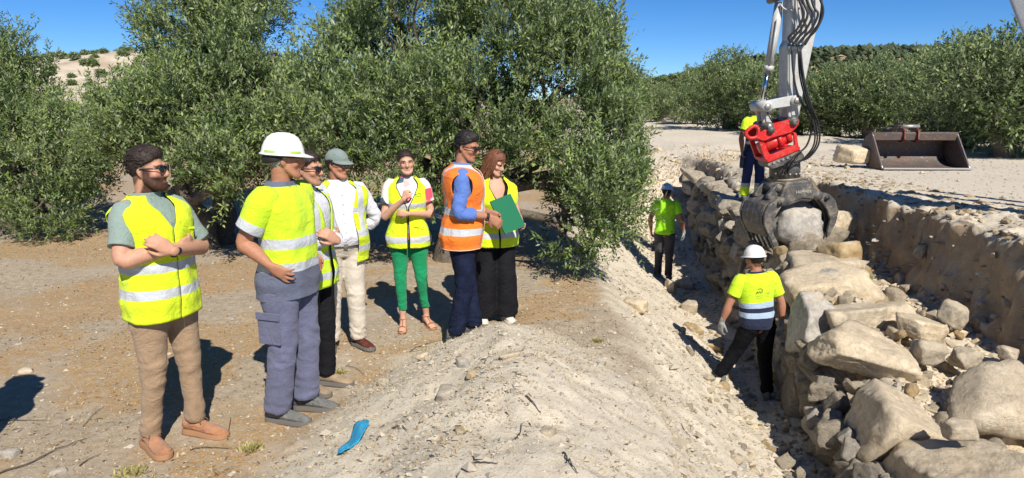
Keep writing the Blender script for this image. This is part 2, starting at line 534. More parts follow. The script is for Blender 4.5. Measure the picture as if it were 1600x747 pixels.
def leaves_from_sprigs(rng, pos, dirs, L, nl, leaf_l, leaf_w, shade):
    """every sprig carries nl leaves as bent rhombi"""
    n = len(pos); L = L * rng.uniform(.6, 1.5, (n, 1))
    k = np.tile(np.linspace(.08, 1.0, nl), (n, 1)) + rng.normal(0, .03, (n, nl))
    side = unit(np.cross(dirs, rng.normal(size=(n, 3)))); up = np.cross(dirs, side)
    ang = (np.arange(nl) * 2.4)[None, :] + rng.uniform(0, 6.28, (n, 1))
    rad = np.cos(ang)[..., None] * side[:, None] + np.sin(ang)[..., None] * up[:, None]
    base = pos[:, None] + dirs[:, None] * (k * L)[..., None] - np.array([0, 0, .12]) * (k ** 2 * L)[..., None]
    ld = unit(dirs[:, None] * rng.uniform(.7, 1.5, (n, nl, 1)) + rad + rng.normal(0, .25, (n, nl, 3)))
    wd = unit(np.cross(ld, rng.normal(size=(n, nl, 3)) * .5 + np.array([0, 0, 1.])))
    ll = leaf_l * rng.uniform(.7, 1.2, (n, nl, 1)); lw = leaf_w * rng.uniform(.8, 1.2, (n, nl, 1))
    tip = base + ld * ll; mid = base + ld * ll * .45
    V = np.stack([base, mid + wd * lw, tip, mid - wd * lw], 2).reshape(-1, 3)
    F = np.arange(len(V)).reshape(-1, 4)
    C = np.repeat((shade[:, None] + rng.normal(0, .16, (n, nl))).clip(0, 1).ravel(), 4)
    return V, F, np.stack([C] * 3, -1)

def crown(rng, lobes, nsprig, L, nl, leaf_l, leaf_w, gap=-.05, fr=1.25, up=.6, shoots=0):
    c = np.array([l[0] for l in lobes], float); r = np.array([l[1] if not np.isscalar(l[1]) else (l[1],) * 3 for l in lobes], float)
    area = (r[:, 0] * r[:, 1] + r[:, 0] * r[:, 2] + r[:, 1] * r[:, 2])
    out_p, out_d, out_s = [], [], []; tot = 0
    while tot < nsprig:
        m = nsprig * 2
        i = rng.choice(len(c), m, p=area / area.sum())
        d = unit(rng.normal(size=(m, 3)))
        wob = 1 + .50 * fbm(d * 2.7 + c[i] * 1.7, 3)
        rr = (1 - rng.exponential(.13, m)).clip(.25, 1.06) * wob
        p = c[i] + d * r[i] * rr[:, None]
        keep = np.ones(m, bool)
        for j in range(len(c)):
            q = np.linalg.norm((p - c[j]) / r[j], axis=1)
            keep &= ~((q < .62) & (i != j) & (rng.random(m) < .85))
        g = fbm(p * fr + 31, 2)
        keep &= g > gap + rng.normal(0, .08, m)
        keep &= p[:, 2] > .06
        p, d, i = p[keep], d[keep], i[keep]
        dd = unit(unit(d / r[i]) * .75 + np.array([0, 0, up]) + rng.normal(0, .38, (len(p), 3)))
        dn = p[:, 2] < .9
        s = .42 + .55 * fbm(p * 2.1 + 7, 3) + .25 * rng.normal(size=len(p)) * .6
        out_p.append(p); out_d.append(dd); out_s.append(s); tot += len(p)
    if shoots:
        top = np.concatenate(out_p); td = np.concatenate(out_d); ii = rng.choice(len(top), shoots)
        for a_ in ii:
            if td[a_][2] < .25: continue
            dv = unit(td[a_] * .5 + np.array([0, 0, 1.0]) + rng.normal(0, .2, 3)); m = 4
            out_p.insert(0, top[a_] + dv * np.linspace(.0, .34, m)[:, None]); out_d.insert(0, unit(np.repeat(dv[None], m, 0) + rng.normal(0, .25, (m, 3)))); out_s.insert(0, .55 + .3 * rng.random(m))
    p = np.concatenate(out_p)[:nsprig]; d = np.concatenate(out_d)[:nsprig]; s = np.concatenate(out_s)[:nsprig]
    return (p, d) + leaves_from_sprigs(rng, p, d, L, nl, leaf_l, leaf_w, s)

def trunk_mesh(rng, lobes, base_r=.22, n_trunks=2, h0=.8):
    mb = MB()
    for t in range(n_trunks):
        a = rng.uniform(0, 6.28); bx = np.array([math.cos(a), math.sin(a), 0]) * base_r * .9 * (n_trunks > 1)
        fork = bx * 2.2 + np.array([0, 0, h0 * rng.uniform(.8, 1.15)])
        mb.add(*tube([bx - [0, 0, .25], bx * 1.1 + [0, 0, .15], bx * 1.5 + [rng.normal() * .06, rng.normal() * .06, h0 * .5], fork],
                     [base_r * 1.5, base_r, base_r * .8, base_r * .62], n=12, res=4))
        for l in lobes[t::n_trunks]:
            c = np.array(l[0], float); m_ = (fork + c) / 2 + rng.normal(0, .12, 3)
            mb.add(*tube([fork, m_, c], [base_r * .5, base_r * .3, base_r * .14], n=8, res=4))
            for q in range(5):
                rr = np.array(l[1] if not np.isscalar(l[1]) else (l[1],) * 3)
                e = c + unit(rng.normal(size=3) + [0, 0, .4]) * rr * .85
                mb.add(*tube([m_ * .4 + c * .6, (c + e) / 2 + rng.normal(0, .08, 3), e], [base_r * .13, base_r * .08, base_r * .03], n=6, res=3))
    V, Fs, U, C = mb.arrays()
    V = V + vnormals(V, Fs) * (.02 * fbm(V * np.array([6, 6, 2.5]), 3))[:, None]
    return V, Fs

def olive(loc, lobes, nsprig, label, group, seed, L=.24, nl=13, leaf=(.074, .0116), base_r=.2, n_trunks=2, mat=None, rz=0, **kw):
    rng = np.random.default_rng(seed)
    root = empty('olive_tree', loc, rz)
    tagit(root, label, 'tree', group)
    V, Fs = trunk_mesh(rng, lobes, base_r, n_trunks)
    link('trunk', mesh_data('trunk', V, Fs, M_BARK), root)
    p, d, V, F, C = crown(rng, lobes, nsprig, L, nl, leaf[0], leaf[1], shoots=nsprig // 16, **kw)
    link('crown', mesh_data('crown', V, [F], mat or M_LEAF, None, False, C), root)
    return root

def gpt(px, py, t):            # ground point under a place in the photograph
    p = P(px, py, t); return np.array([p[0], p[1], hz(p[0], p[1])])

def lobes_from(base, items, k=1.0):
    """items: (px, py, t, radii) -> lobes relative to the tree's base"""
    return [(tuple(P(a, b_, t * k) - base), tuple(np.array(r) * k)) for a, b_, t, r in items]

NEAR = 'big olive trees behind the group of people'
b3 = gpt(700, 380, 9.7)
L3 = lobes_from(b3, [
    (585, 125, 10.6, (.85, .9, .85)), (560, 215, 9.9, (.9, .8, .62)), (490, 195, 10.4, (.65, .8, .6)),
    (640, 70, 10.4, (1.0, 1.0, 1.0)), (670, 180, 9.7, (.95, .8, .85)), (640, 262, 9.7, (.8, .7, .45)),
    (700, -30, 10.6, (1.1, 1, .9)), (790, 60, 10.2, (1.05, 1.0, 1.0)), (750, 175, 9.7, (.85, .8, .7)), (860, 40, 10.4, (.75, .8, .7)),
    (880, 130, 10.0, (.95, .9, .85)), (830, 212, 9.7, (.55, .6, .45)), (925, 225, 9.6, (.68, .75, .7)), (930, 310, 9.4, (.62, .65, .6)),
    (900, 350, 9.3, (.42, .5, .4)), (945, 262, 9.8, (.40, .55, .5)), (590, -40, 11, (.6, .7, .7))], .90)
olive(b3, L3, 15000, 'largest olive tree, its wide crown hanging right behind the people in vests', NEAR, 11, base_r=.24, n_trunks=3)
b2 = gpt(330, 330, 10.3)
L2 = lobes_from(b2, [
    (320, 40, 12.2, (1.0, 1.0, 1.0)), (365, -30, 12.4, (.85, 1, .9)), (290, -20, 12.4, (.7, .8, .7)), (385, 95, 11.8, (.7, .8, .8)),
    (260, 205, 11.6, (.95, .9, .6)), (330, 180, 11.3, (1.0, .9, .85)), (410, 190, 11.2, (.75, .8, .75)), (210, 200, 12.0, (.55, .7, .5)),
    (390, 270, 10.8, (.72, .7, .6)), (345, 255, 11.0, (.65, .7, .5))], .84)
olive(b2, L2, 9800, 'tall olive tree between the bearded man and the man in the white helmet', NEAR, 12, base_r=.22, n_trunks=2)
b1 = gpt(15, 340, 11.6)
L1 = lobes_from(b1, [
    (-5, 155, 12.6, (.8, 1, .8)), (-90, 110, 12.8, (1.2, 1, .9)), (55, 225, 12.2, (.85, 1, .6)), (-30, 230, 12.0, (1.0, .9, .8)),
    (105, 262, 11.8, (.58, .8, .5)), (80, 325, 11.5, (.5, .6, .38)), (40, 290, 11.8, (.6, .7, .5)), (20, 80, 12.8, (.35, .5, .35)), (125, 225, 12.4, (.4, .6, .35)), (-110, 280, 12.0, (.8, .8, .6))], .93)
olive(b1, L1, 7400, 'olive tree at the left edge, its low boughs nearly touching the ground', NEAR, 13, base_r=.2, n_trunks=2)

# trees of the middle distance: three shapes, shared meshes, every tree an object
def far_variant(seed, W=2.2, Hh=3.1, n=2200):
    rng = np.random.default_rng(seed)
    lobes = []
    for k in range(9):
        a = k * 2.4 + rng.uniform(-.3, .3); rr = W * .5 * rng.uniform(.5, 1.0) * (k > 1)
        z = Hh * rng.uniform(.22, .62) if k > 1 else Hh * (.40 + .32 * k)
        lobes.append(((math.cos(a) * rr, math.sin(a) * rr, z), (W * rng.uniform(.34, .5), W * rng.uniform(.34, .5), Hh * rng.uniform(.17, .27))))
    V, Fs = trunk_mesh(rng, lobes, .2, 2, 1.0)
    tm = mesh_data('trunk', V, Fs, M_BARK)
    p, d, V, F, C = crown(rng, lobes, n, .34, 9, .13, .026, gap=-.3, fr=.9)
    return tm, mesh_data('crown', V, [F], M_LEAF_FAR, None, False, C)
FARV = [far_variant(21), far_variant(22, 2.5, 2.9), far_variant(23, 2.2, 3.4)]
def place_tree(x, y, s, rz, v, label, group, z=None, sz=1.0):
    root = empty('olive_tree', (x, y, (hz(x, y) if z is None else z) - .05), rz)
    root.scale = (s, s, s * sz)
    tagit(root, label, 'tree', group)
    for nm, me in zip(('trunk', 'crown'), FARV[v]): link(nm, me, root)
    return root
ROW = 'olive trees lining the far side of the gravel track'
row = [  # px, base py, depth, scale, variant, label
    (1030, 203, 44, .72, 0, 'low olive tree just right of the big crown, at the far bend of the track'),
    (1085, 205, 40, .88, 1, 'olive tree at the far end of the track, second after the big crown'),
    (1140, 208, 33, 1.08, 2, 'olive tree behind the cylinder of the excavator arm'),
    (1195, 210, 31, .98, 0, 'olive tree right behind the excavator arm and its linkage'),
    (1245, 212, 28, .86, 1, 'olive tree between the excavator arm and its hanging hoses'),
    (1300, 214, 27, .80, 2, 'olive tree just right of the hanging hoses, above the pale boulder'),
    (1362, 214, 26, .93, 0, 'round olive tree left of the leaning dark trunk'),
    (1440, 212, 26, .80, 1, 'olive tree behind the bucket'),
    (1500, 222, 21, 1.00, 2, 'olive tree behind the right end of the bucket'),
    (1580, 236, 17, 1.0, 0, 'nearest and tallest olive tree at the right edge'),
    (1655, 236, 18, 1.05, 1, 'olive tree cut off by the right edge of the picture'),
    (1400, 205, 40, .95, 2, 'olive tree in the second row above the leaning trunk'),
    (1280, 204, 44, 1.0, 1, 'olive tree in the second row seen through the hoses'),
    (1520, 206, 36, 1.2, 0, 'olive tree in the second row above the bucket'),
    (1110, 200, 55, .85, 2, 'smallest olive tree far down the track')]
for i, (px, py, t, s, v, lab) in enumerate(row):
    p = P(px, py, t)
    place_tree(p[0], p[1], s, i * 1.9, v, lab, ROW)
MID = 'olive trees in the grove far behind the left ground'
mid = [(222, 34, .80, 1, 'olive tree seen in the gap right of the left edge tree'),
       (60, 30, .7, 0, 'far olive tree behind the left edge tree crown'), (290, 32, .8, 1, 'far olive tree behind the tall tree, under the pale hill'),
       (450, 30, 1.1, 2, 'far olive tree in the gap between the two biggest crowns'), (960, 36, 1.1, 0, 'far olive tree behind the right flank of the largest crown'),
       (190, 44, .8, 0, 'small olive tree at the foot of the pale hill')]
for i, (px, t, s, v, lab) in enumerate(mid):
    p = P(px, 250, t)
    place_tree(p[0], p[1], s, i * 2.3, v, lab, MID)

# dots of trees on the hills
def tiny_tree(seed, n=170, flat=.8):
    rng = np.random.default_rng(seed)
    lobes = [((rng.normal() * .5, rng.normal() * .5, 1.6 + rng.normal() * .3), (1.3, 1.3, 1.2)) for _ in range(3)]
    p, d, V, F, C = crown(rng, lobes, n, .7, 3, .95, .3, gap=-1)
    return mesh_data('olive_tree', V, [F], M_LEAF_FAR, None, False, C)
TINY = [tiny_tree(31), tiny_tree(32), tiny_tree(33)]
def hill_pts(H, rows, group, labels, rng, scale, jit=.6):
    X, Y, Z = H
    for (x, kk) in rows:
        i = int(np.clip(np.searchsorted(X[:, 0], x), 0, len(X) - 1)); j = int(np.clip(kk * (X.shape[1] - 1), 0, X.shape[1] - 1))
        o = link('olive_tree', TINY[rng.integers(3)], None, (x, Y[i, j], Z[i, j] - .25), (0, 0, rng.uniform(0, 6.28)))
        s = scale * rng.uniform(.75, 1.25); o.scale = (s, s, s * rng.uniform(.75, .95))
        tagit(o, labels, 'tree', group)
rngh = np.random.default_rng(5)
pts = []
for kk in (.10, .18, .26, .34, .42, .50, .58, .66):
    for x in np.arange(-112, -62, 4.3): pts.append((x + rngh.normal() * 1.1 + (kk * 37) % 3.2, kk + rngh.normal() * .012))
for x in np.arange(-126, -60, 2.5): pts.append((x + rngh.normal() * .6, .79))
hill_pts(hillA, pts, 'dark little olive trees dotted over the pale hill', 'tiny dark olive tree dotted on the pale dry hill at left', rngh, .42)
pts = []
for kk in (.22, .32, .42, .52, .62, .70, .78):
    for x in np.arange(38, 84, 3.4): pts.append((x + rngh.normal() * .5, kk + (x - 38) * .0008))
hill_pts(hillB, pts, 'olive trees in rows on the far tilled ridge', 'tiny olive tree in the planted rows of the far ridge', rngh, .7)
# the wooded part of the ridge reads as one mass
rw = np.random.default_rng(8)
mb = MB()
X, Y, Z = hillB
for q in range(2600):
    i = rw.integers(32, 149); j = int(rw.uniform(.30, .82) * 69)
    v, f = icosphere(1) if False else (np.array([[1, 0, 0], [-1, 0, 0], [0, 1, 0], [0, -1, 0], [0, 0, 1], [0, 0, -.5], [.7, .7, .6], [-.7, -.6, .6]], float), np.array([[0, 6, 4], [6, 2, 4], [2, 1, 4], [1, 7, 4], [7, 3, 4], [3, 0, 4], [0, 5, 2], [2, 5, 1], [1, 5, 3], [3, 5, 0], [0, 2, 6], [1, 3, 7]]))
    v = v * (1 + .3 * rw.normal(size=(len(v), 1))) * np.array([1.5, 1.5, 1.35]) * rw.uniform(.7, 1.2)
    mb.add(v + [X[i, j] + rw.normal(), Y[i, j], Z[i, j] + .9], f, col=rw.uniform(.0, .8))
tagit(mb.build('far_olive_wood', m_leaf('far_wood', (.035, .055, .025), (.12, .15, .07), (.09, .12, .06)), uv=False, col=True, smooth_sh=False), kind='stuff')
# ------------------------------------------------------------------ people
def m_skin(name, c):
    k = NT(name); at = k.n('ShaderNodeVertexColor', layer_name='Col')
    o = k.obj(); v = k.ramp(k.noise(60, 4, .6, o), [(.3, .88), (.7, 1.08)])
    col = k.mix(1.0, k.mix(1.0, at.outputs[0], c, 'MULTIPLY'), v, 'MULTIPLY')
    k.set(col, .58, 0, .3); k.b.inputs['Subsurface Weight'].default_value = .08
    k.b.inputs['Subsurface Radius'].default_value = (.02, .008, .004)
    k.bump(k.noise(300, 2, .5, o), .15, .002)
    return k.m
SKIN = m_skin('skin', (.50, .27, .18)); SKIN_TAN = m_skin('tanned_skin', (.40, .19, .115)); SKIN_DARK = m_skin('weathered_skin', (.30, .135, .08)); SKIN_F = m_skin('light_skin', (.56, .32, .22))
def m_hair(name, a, b_):
    k = NT(name); o = k.obj()
    mp = k.n('ShaderNodeMapping'); mp.inputs['Scale'].default_value = (1, .25, 1); k.l(o, mp.inputs[0])
    n = k.noise(130, 4, .7, mp.outputs[0])
    k.set(k.ramp(n, [(.3, a), (.7, b_)]), .5, 0, .4); k.bump(n, .8, .006)
    return k.m
HAIR_DARK = m_hair('dark_hair', (.012, .008, .006), (.045, .028, .02)); HAIR_BROWN = m_hair('brown_hair', (.07, .024, .012), (.25, .10, .05))
HAIR_GREY = m_hair('grey_hair', (.20, .19, .18), (.5, .48, .46))
HAIR_BLACK = m_hair('black_hair', (.006, .005, .005), (.025, .02, .018))
YEL = (.72, .93, .015); YEL2 = (.62, .90, .02); SIL = (.50, .53, .56); ORG = (1.0, .22, .02); NAVY = (.012, .018, .05); GREYBLUE = (.115, .13, .19)

def m_banded(name, base, bands=(), vbands=(), rough=.75, edge=None):
    """cloth whose printed bands follow the garment (UV: x across, y height, in metres)"""
    k = NT(name); uv = k.uv(); s = k.n('ShaderNodeSeparateXYZ'); k.l(uv, s.inputs[0])
    o = k.obj(); u, v = s.outputs[0], s.outputs[1]
    col = k.ramp(k.noise(7, 4, .6, o), [(.3, tuple(x * .86 for x in base)), (.7, base)])
    for (u0, w, v0, v1, c) in vbands:
        f = k.math('MULTIPLY', k.math('LESS_THAN', k.math('ABSOLUTE', k.math('SUBTRACT', k.math('ABSOLUTE', u), u0)), w), k.math('MULTIPLY', k.math('GREATER_THAN', v, v0), k.math('LESS_THAN', v, v1)))
        col = k.mix(f, col, c)
    for (v0, v1, c) in bands:
        f = k.math('MULTIPLY', k.math('GREATER_THAN', v, v0), k.math('LESS_THAN', v, v1))
        col = k.mix(f, col, c)
    k.set(col, rough, 0, .3, .1)
    h = k.math('ADD', k.noise(700, 1, .5, o), k.math('MULTIPLY', k.noise(22, 3, .6, o), 3.0))
    h = k.math('ADD', h, k.math('MULTIPLY', k.noise(8, 4, .6, o, dist=2.6), 7.0))
    k.bump(h, .5, .005)
    return k.m

def rotm(ax, a):
    return np.array(Matrix.Rotation(a, 3, ax))

TORSO = [  # z, half width, half depth, y centre
    (.84, .150, .105, -.005), (.90, .168, .118, -.008), (.97, .160, .112, -.003), (1.06, .150, .105, .004), (1.16, .158, .112, .006),
    (1.26, .174, .120, .006), (1.34, .186, .118, .0), (1.395, .186, .108, -.008), (1.43, .160, .092, -.014), (1.455, .118, .074, -.018), (1.475, .078, .062, -.020), (1.50, .060, .058, -.018)]

class Person:
    def __init__(s, label, loc, face, H=1.75, woman=False, lean=0, side=0, twist=0, belly=0, width=1.0, group=None, voxel=.0074, skin=None, head=(0, 0, 0), sway=0):
        s.k = H / 1.75; s.root = empty('person', loc, 0); s.root.rotation_euler = (0, 0, face)
        tagit(s.root, label, 'person', group)
        s.lean, s.side, s.twist = map(math.radians, (lean, side, twist)); s.belly, s.width, s.woman = belly, width, woman
        s.M = rotm('Z', s.twist) @ rotm('Y', s.side) @ rotm('X', -s.lean)
        s.voxel = voxel; s.skin = skin or SKIN; s.face = face
        s.body = MB(); s.sway = sway
        s.headrot = rotm('Z', math.radians(head[0])) @ rotm('X', math.radians(head[1])) @ rotm('Y', math.radians(head[2]))
        s.hc = s.up(np.array([[0, .012, 1.625]]))[0] if not False else None
        s.ty = 0
    def up(s, p):      # bends the upper body about the hips
        p = np.asarray(p, float); piv = np.array([0, 0, .95])
        w = smooth(.86, 1.18, p[..., 2])[..., None]
        q = (p - piv) @ s.M.T + piv
        return p * (1 - w) + q * w + np.array([s.sway, 0, 0]) * 1.0
    def tor(s, z):
        T = np.array(TORSO); r = [np.interp(z, T[:, 0], T[:, j]) for j in (1, 2, 3)]
        if s.woman:
            w = np.interp(z, [.84, .92, 1.08, 1.2, 1.28, 1.36, 1.43, 1.5], [1.04, 1.04, .86, .88, .90, .87, .88, .86])
            r[0] = r[0] * w; r[1] = r[1] * np.interp(z, [.9, 1.08, 1.25, 1.4], [.98, .86, 1.06, .92]); r[2] = r[2] + np.interp(z, [1.1, 1.24, 1.34], [0, .014, 0])
        else: r[0] = r[0] * s.width
        g = s.belly * np.exp(-((z - 1.05) / .13) ** 2); r[1] = r[1] + g; r[2] = r[2] + g * .8; r[0] = r[0] + g * .5
        return r
    def shell(s, z0, z1, off, n=72, m=60, open_=None, wr=.006, seed=0, hemoff=0, n_exp=2.3, flare=None, neck=None, boxy=0, armhole=None):
        """garment surface round the trunk. open_(z) = half opening in radians at the front"""
        zs = np.concatenate([np.linspace(z0, 1.38, m // 2, endpoint=False), np.linspace(1.38, z1, m // 2)]) if z1 > 1.38 else np.linspace(z0, z1, m)
        R = np.zeros((len(zs), n + 1, 3)); U = np.zeros((len(zs), n + 1, 2))
        for i, z in enumerate(zs):
            a, b_, cy = s.tor(z); a += off; b_ += off
            if flare: f = flare(z); a += f; b_ += f
            g = open_(z) if open_ else 0.0
            th = np.linspace(g, 2 * np.pi - g, n + 1) + np.pi / 2        # starts at the front (+y)
            c, q = np.cos(th), np.sin(th); e = 2 / (n_exp + boxy * (z < 1.35))
            x = a * np.sign(c) * np.abs(c) ** e; y = cy + b_ * np.sign(q) * np.abs(q) ** e
            R[i] = np.stack([x, y, np.full(n + 1, z)], 1)
            U[i] = np.stack([x, np.full(n + 1, z)], 1)
        V = R.reshape(-1, 3); nrm = unit(V * [1, 1.6, 0] + 1e-9)
        w = .7 * fbm(V * [5, 5, 2.6] + seed * 7.7, 3) + .75 * (1 - 2.4 * np.abs(noise(V * [8, 8, 2.4] + seed * 3.1 + .5 * noise(V * 3 + seed)[:, None]))) + .5 * (1 - 2.2 * np.abs(noise(V * [6, 6, 13] + seed))) * np.exp(-((V[:, 2] - 1.10) / .14) ** 2)
        V = V + nrm * (w * wr)[:, None] * (1 - .6 * smooth(1.36, 1.44, V[:, 2]))[:, None]
        V[:, 2] += .008 * fbm(V * 5 + seed, 2) * smooth(z0 + .12, z0, V[:, 2]) + 0
        F = grid_faces(len(zs), n + 1, wrap=False)
        if armhole:
            ay, az, zc = armhole
            side_ = np.abs(V[:, 0]) > .10
            q = np.sqrt(((V[:, 1] + .008) / ay) ** 2 + ((V[:, 2] - zc) / az) ** 2)
            fc_ = q[F].mean(1); F = F[~((fc_ < 1.0) & side_[F].all(1))]
            ed = np.sort(np.concatenate([F[:, [0, 1]], F[:, [1, 2]], F[:, [2, 3]], F[:, [3, 0]]]), 1)
            ue, ct = np.unique(ed, axis=0, return_counts=True); be = ue[ct == 1]
            inner = (V[:, 2] > z0 + .12) & (np.abs(V[:, 0]) > .075) & (q < 1.5)
            nb = {}
            for a_, b2_ in be: nb.setdefault(a_, []).append(b2_); nb.setdefault(b2_, []).append(a_)
            ids = np.array([i_ for i_, w_ in nb.items() if len(w_) == 2 and inner[i_]]); n0 = np.array([nb[i_][0] for i_ in ids]); n1_ = np.array([nb[i_][1] for i_ in ids])
            for _ in range(10): V[ids] = .4 * V[ids] + .3 * (V[n0] + V[n1_])
            used = np.unique(F); rm = np.full(len(V), -1); rm[used] = np.arange(len(used)); s.keepgrid = V.copy()
            return V[used], rm[F], U.reshape(-1, 2)[used]
        return V, F, U.reshape(-1, 2)
    def arm(s, sgn, elbow, wrist, fdir, pnorm, curl=.45, thumb=1, glove=None, sleeve=None, sl_end=.6, sl_mat=None, sl_r=1.0, spread=.10, sl_band=None, shoulder_z=1.405, arm_r=1.0, fcurl=None, cuff=None, long_=False):
        """positions in the upright frame of the upper body"""
        w = .86 if s.woman else 1.0
        sx = .168 * (.88 if s.woman else s.width)
        sh = np.array([sgn * sx, -.008, shoulder_z]); E = np.array(elbow, float); W = np.array(wrist, float)
        r = w * arm_r * (1.0 if s.woman else 1.10) * (.86 if long_ else 1)
        s.body.add(*tube([s.up(sh * [.5, 1, 1]), s.up(sh), s.up((sh + E) / 2), s.up(E), s.up(E * .68 + W * .32), s.up(W)], [.045 * r, .056 * r, .047 * r, .040 * r, .042 * r, (.026 * r, .022 * r)], n=16, res=4))
        Wu, Eu, su = s.up(W), s.up(E), s.up(sh)
        D = unit(s.M @ np.array(fdir, float)); N = s.M @ np.array(pnorm, float); N = unit(N - D * np.dot(N, D)); S = np.cross(D, N) * thumb
        hs = .93 * w if s.woman else 1.0
        tgt = MB() if glove else s.body
        s.hand(tgt, Wu, D, N, S, curl, hs * (1.08 if glove else 1), spread, fcurl)
        if glove:
            V, F, _, _ = tgt.arrays()
            gl = MB(); gl.add(V, F); gl.add(*tube([Wu - unit(Wu - Eu) * .05, Wu, Wu + D * .02], [.034, .031, .032], n=14, res=3))
            V, F, _, _ = gl.arrays(); V, F = remesh(V, F, .006, 1)
            link('glove', mesh_data('glove', V * s.k, F, glove), s.root)
        if sleeve is not None:
            path = catmull([s.up(sh * [.84, 1, .995]), su, s.up((sh + E) / 2), Eu, s.up(E * .5 + W * .5), Wu], 6)
            L = np.concatenate([[0], np.cumsum(np.linalg.norm(np.diff(path, axis=0), axis=1))]); tot = L[-1]
            tt = np.linspace(0, tot * sl_end, 46 if long_ else 26)
            pts = np.stack([np.interp(tt, L, path[:, j]) for j in range(3)], 1)
            f = tt / tot
            if long_: rr = np.interp(f, [0, .12, .3, .5, .75, 1], [.056, .066, .060, .054, .050, .038]) * sl_r * (w * .5 + .5)
            else: rr = np.interp(f, [0, .12, .3, .6], [.060, .073, .069, .066]) * sl_r * (w * .5 + .5)
            V, Fs = tube(pts, list(rr), n=26, res=1, cap=True, round_cap=False)
            nr = len(pts); Uv = np.zeros((len(V), 2)); Uv[:nr * 26, 1] = np.repeat(2 + tt, 26); Uv[nr * 26:, 1] = 2
            # last cap sinks in so the cuff reads as an opening
            V[-1] = V[-1] - unit(pts[-1] - pts[-2]) * .03
            axis_c = np.repeat(pts, 26, 0); nn = unit(V[:nr * 26] - axis_c)
            fold = (.006 if long_ else .004) * (fbm(V[:nr * 26] * (16 if long_ else 10) + sgn * 5, 3) + .5 * np.sin(np.repeat(tt, 26) * 95 + 3 * nn[:, 0] + 2 * fbm(V[:nr*26] * 6, 2)) * (np.repeat(smooth(.28, .5, f) * smooth(.95, .6, f), 26) if long_ else .25))
            V[:nr * 26] += nn * fold[:, None]
            sleeve.add(V, Fs, Uv)
        if cuff:
            link('cuff', mesh_data('cuff', *[(lambda a: (a[0] * s.k, a[1]))(tube([Wu - unit(Wu - Eu) * .045, Wu - unit(Wu - Eu) * .005], [.038 * w, .035 * w], n=20, res=2, round_cap=False))][0], cuff), s.root)
        return Wu, D, N, S, Eu
    def hand(s, mb, W, D, N, S, curl, k=1.0, spread=.10, fcurl=None):
        cup = N * .010 * k
        mb.add(*tube([W - D * .012, W + D * .02 * k, W + D * .055 * k + cup * .3, W + D * .090 * k + cup * .4], [(.024 * k, .019 * k), (.032 * k, .018 * k), (.041 * k, .0155 * k), (.040 * k, .012 * k)], n=16, res=3, side=S, sq=2.6))
        L = [.074, .084, .078, .062]; offs = [.030, .0105, -.010, -.0295]
        for i in range(4):
            c = curl * (1 + .12 * i) if fcurl is None else fcurl[i]
            p = W + D * (.086 - .004 * abs(i - 1.3)) * k + S * offs[i] * k + cup * .4
            d = unit(D + S * spread * (1.5 - i) * .9); a = 0; pts = [p - D * .012 * k, p]
            for q, seg in enumerate((.46, .31, .23)):
                a += c * (.75, 1.0, .75)[q]
                dv = d * math.cos(a) + N * math.sin(a); p = p + dv * L[i] * seg * k; pts.append(p)
            mb.add(*tube(pts, [.0098 * k, .0098 * k, .0092 * k, .0083 * k, .0066 * k], n=10, res=2))
        p0 = W + D * .018 * k + S * .020 * k + N * .006 * k
        p1 = p0 + unit(S * .75 + D * .65 + N * .25) * .040 * k
        p2 = p1 + unit(S * .28 + D * .9 + N * (.25 + .5 * curl)) * .034 * k
        p3 = p2 + unit(S * -.02 + D * .9 + N * (.3 + .8 * curl)) * .027 * k
        mb.add(*tube([p0, p1, p2, p3], [.017 * k, .0125 * k, .0108 * k, .0080 * k], n=10, res=3))
    # ---- head
    def H(s, p): return (np.asarray(p, float) * s.hs) @ s.headrot.T + s.hc
    def head(s, glasses=None, hair='short', hairmat=None, beard=0, gender=0, lips=(.95, .55, .5), eyes=True, age=0, stub=0):
        s.hs = .915 if s.woman else .945
        b = s.body; T = lambda vf: (s.H(vf[0]), vf[1])
        f = .90 if s.woman else 1.0
        b.add(*T(ellipsoid((0, -.012, .032), (.076, .097, .092), 22, 14)))
        b.add(*T(ellipsoid((0, .030, -.018), (.066 * f, .066, .080), 20, 12)))
        b.add(*T(tube([(-.050 * f, .012, -.045), (-.036 * f, .060, -.088), (0, .082, -.100), (.036 * f, .060, -.088), (.050 * f, .012, -.045)], [.024, .022, .022, .022, .024], n=12, res=4)))
        b.add(*T(ellipsoid((0, .045, -.055), (.044 * f, .044, .046), 16, 10)))
        b.add(*T(tube([(0, .090, .022), (0, .102, .000), (0, .117, -.022), (0, .108, -.034)], [(.0085, .009), (.010, .010), (.0135, .0105), (.016, .008)], n=12, res=4, side=(1, 0, 0))))
        for q in (-1, 1):
            b.add(*T(ellipsoid((q * .013, .100, -.030), (.008, .010, .008), 10, 6)))
            b.add(*T(ellipsoid((q * .040 * f, .060, -.022), (.026, .026, .026), 12, 8)))
            Re = rotm('Z', q * .35)
            b.add(*T(ellipsoid((q * .077, -.008, -.008), (.010, .019, .031), 12, 8, Re)))
            b.add(*T(tube([(q * .012, .092, .026), (q * .035, .088, .033), (q * .055, .072, .026)], [.008, .010, .008], n=8, res=3)))
        b.add(*T(tube([(-.024, .083, -.0655), (-.010, .094, -.0590), (0, .0935, -.060), (.010, .094, -.0590), (.024, .083, -.0655)], [.004, .0065, .006, .0065, .004], n=8, res=3)))
        b.add(*T(tube([(-.020, .083, -.0705), (0, .092, -.072), (.020, .083, -.0705)], [.004, .0075, .004], n=8, res=3)))
        nb = s.up(np.array([0, -.018, 1.43])); nr = .047 if s.woman else .057
        hn = s.H([0, -.022, -.045]); b.add(*tube([nb, nb * .5 + hn * .5, hn], [nr * 1.25, nr, nr * 1.02], n=18, res=4))
        s.headargs = dict(beard=beard, lips=lips, hairmat=hairmat, stub=stub)
        if hair: s.hair(hair, hairmat)
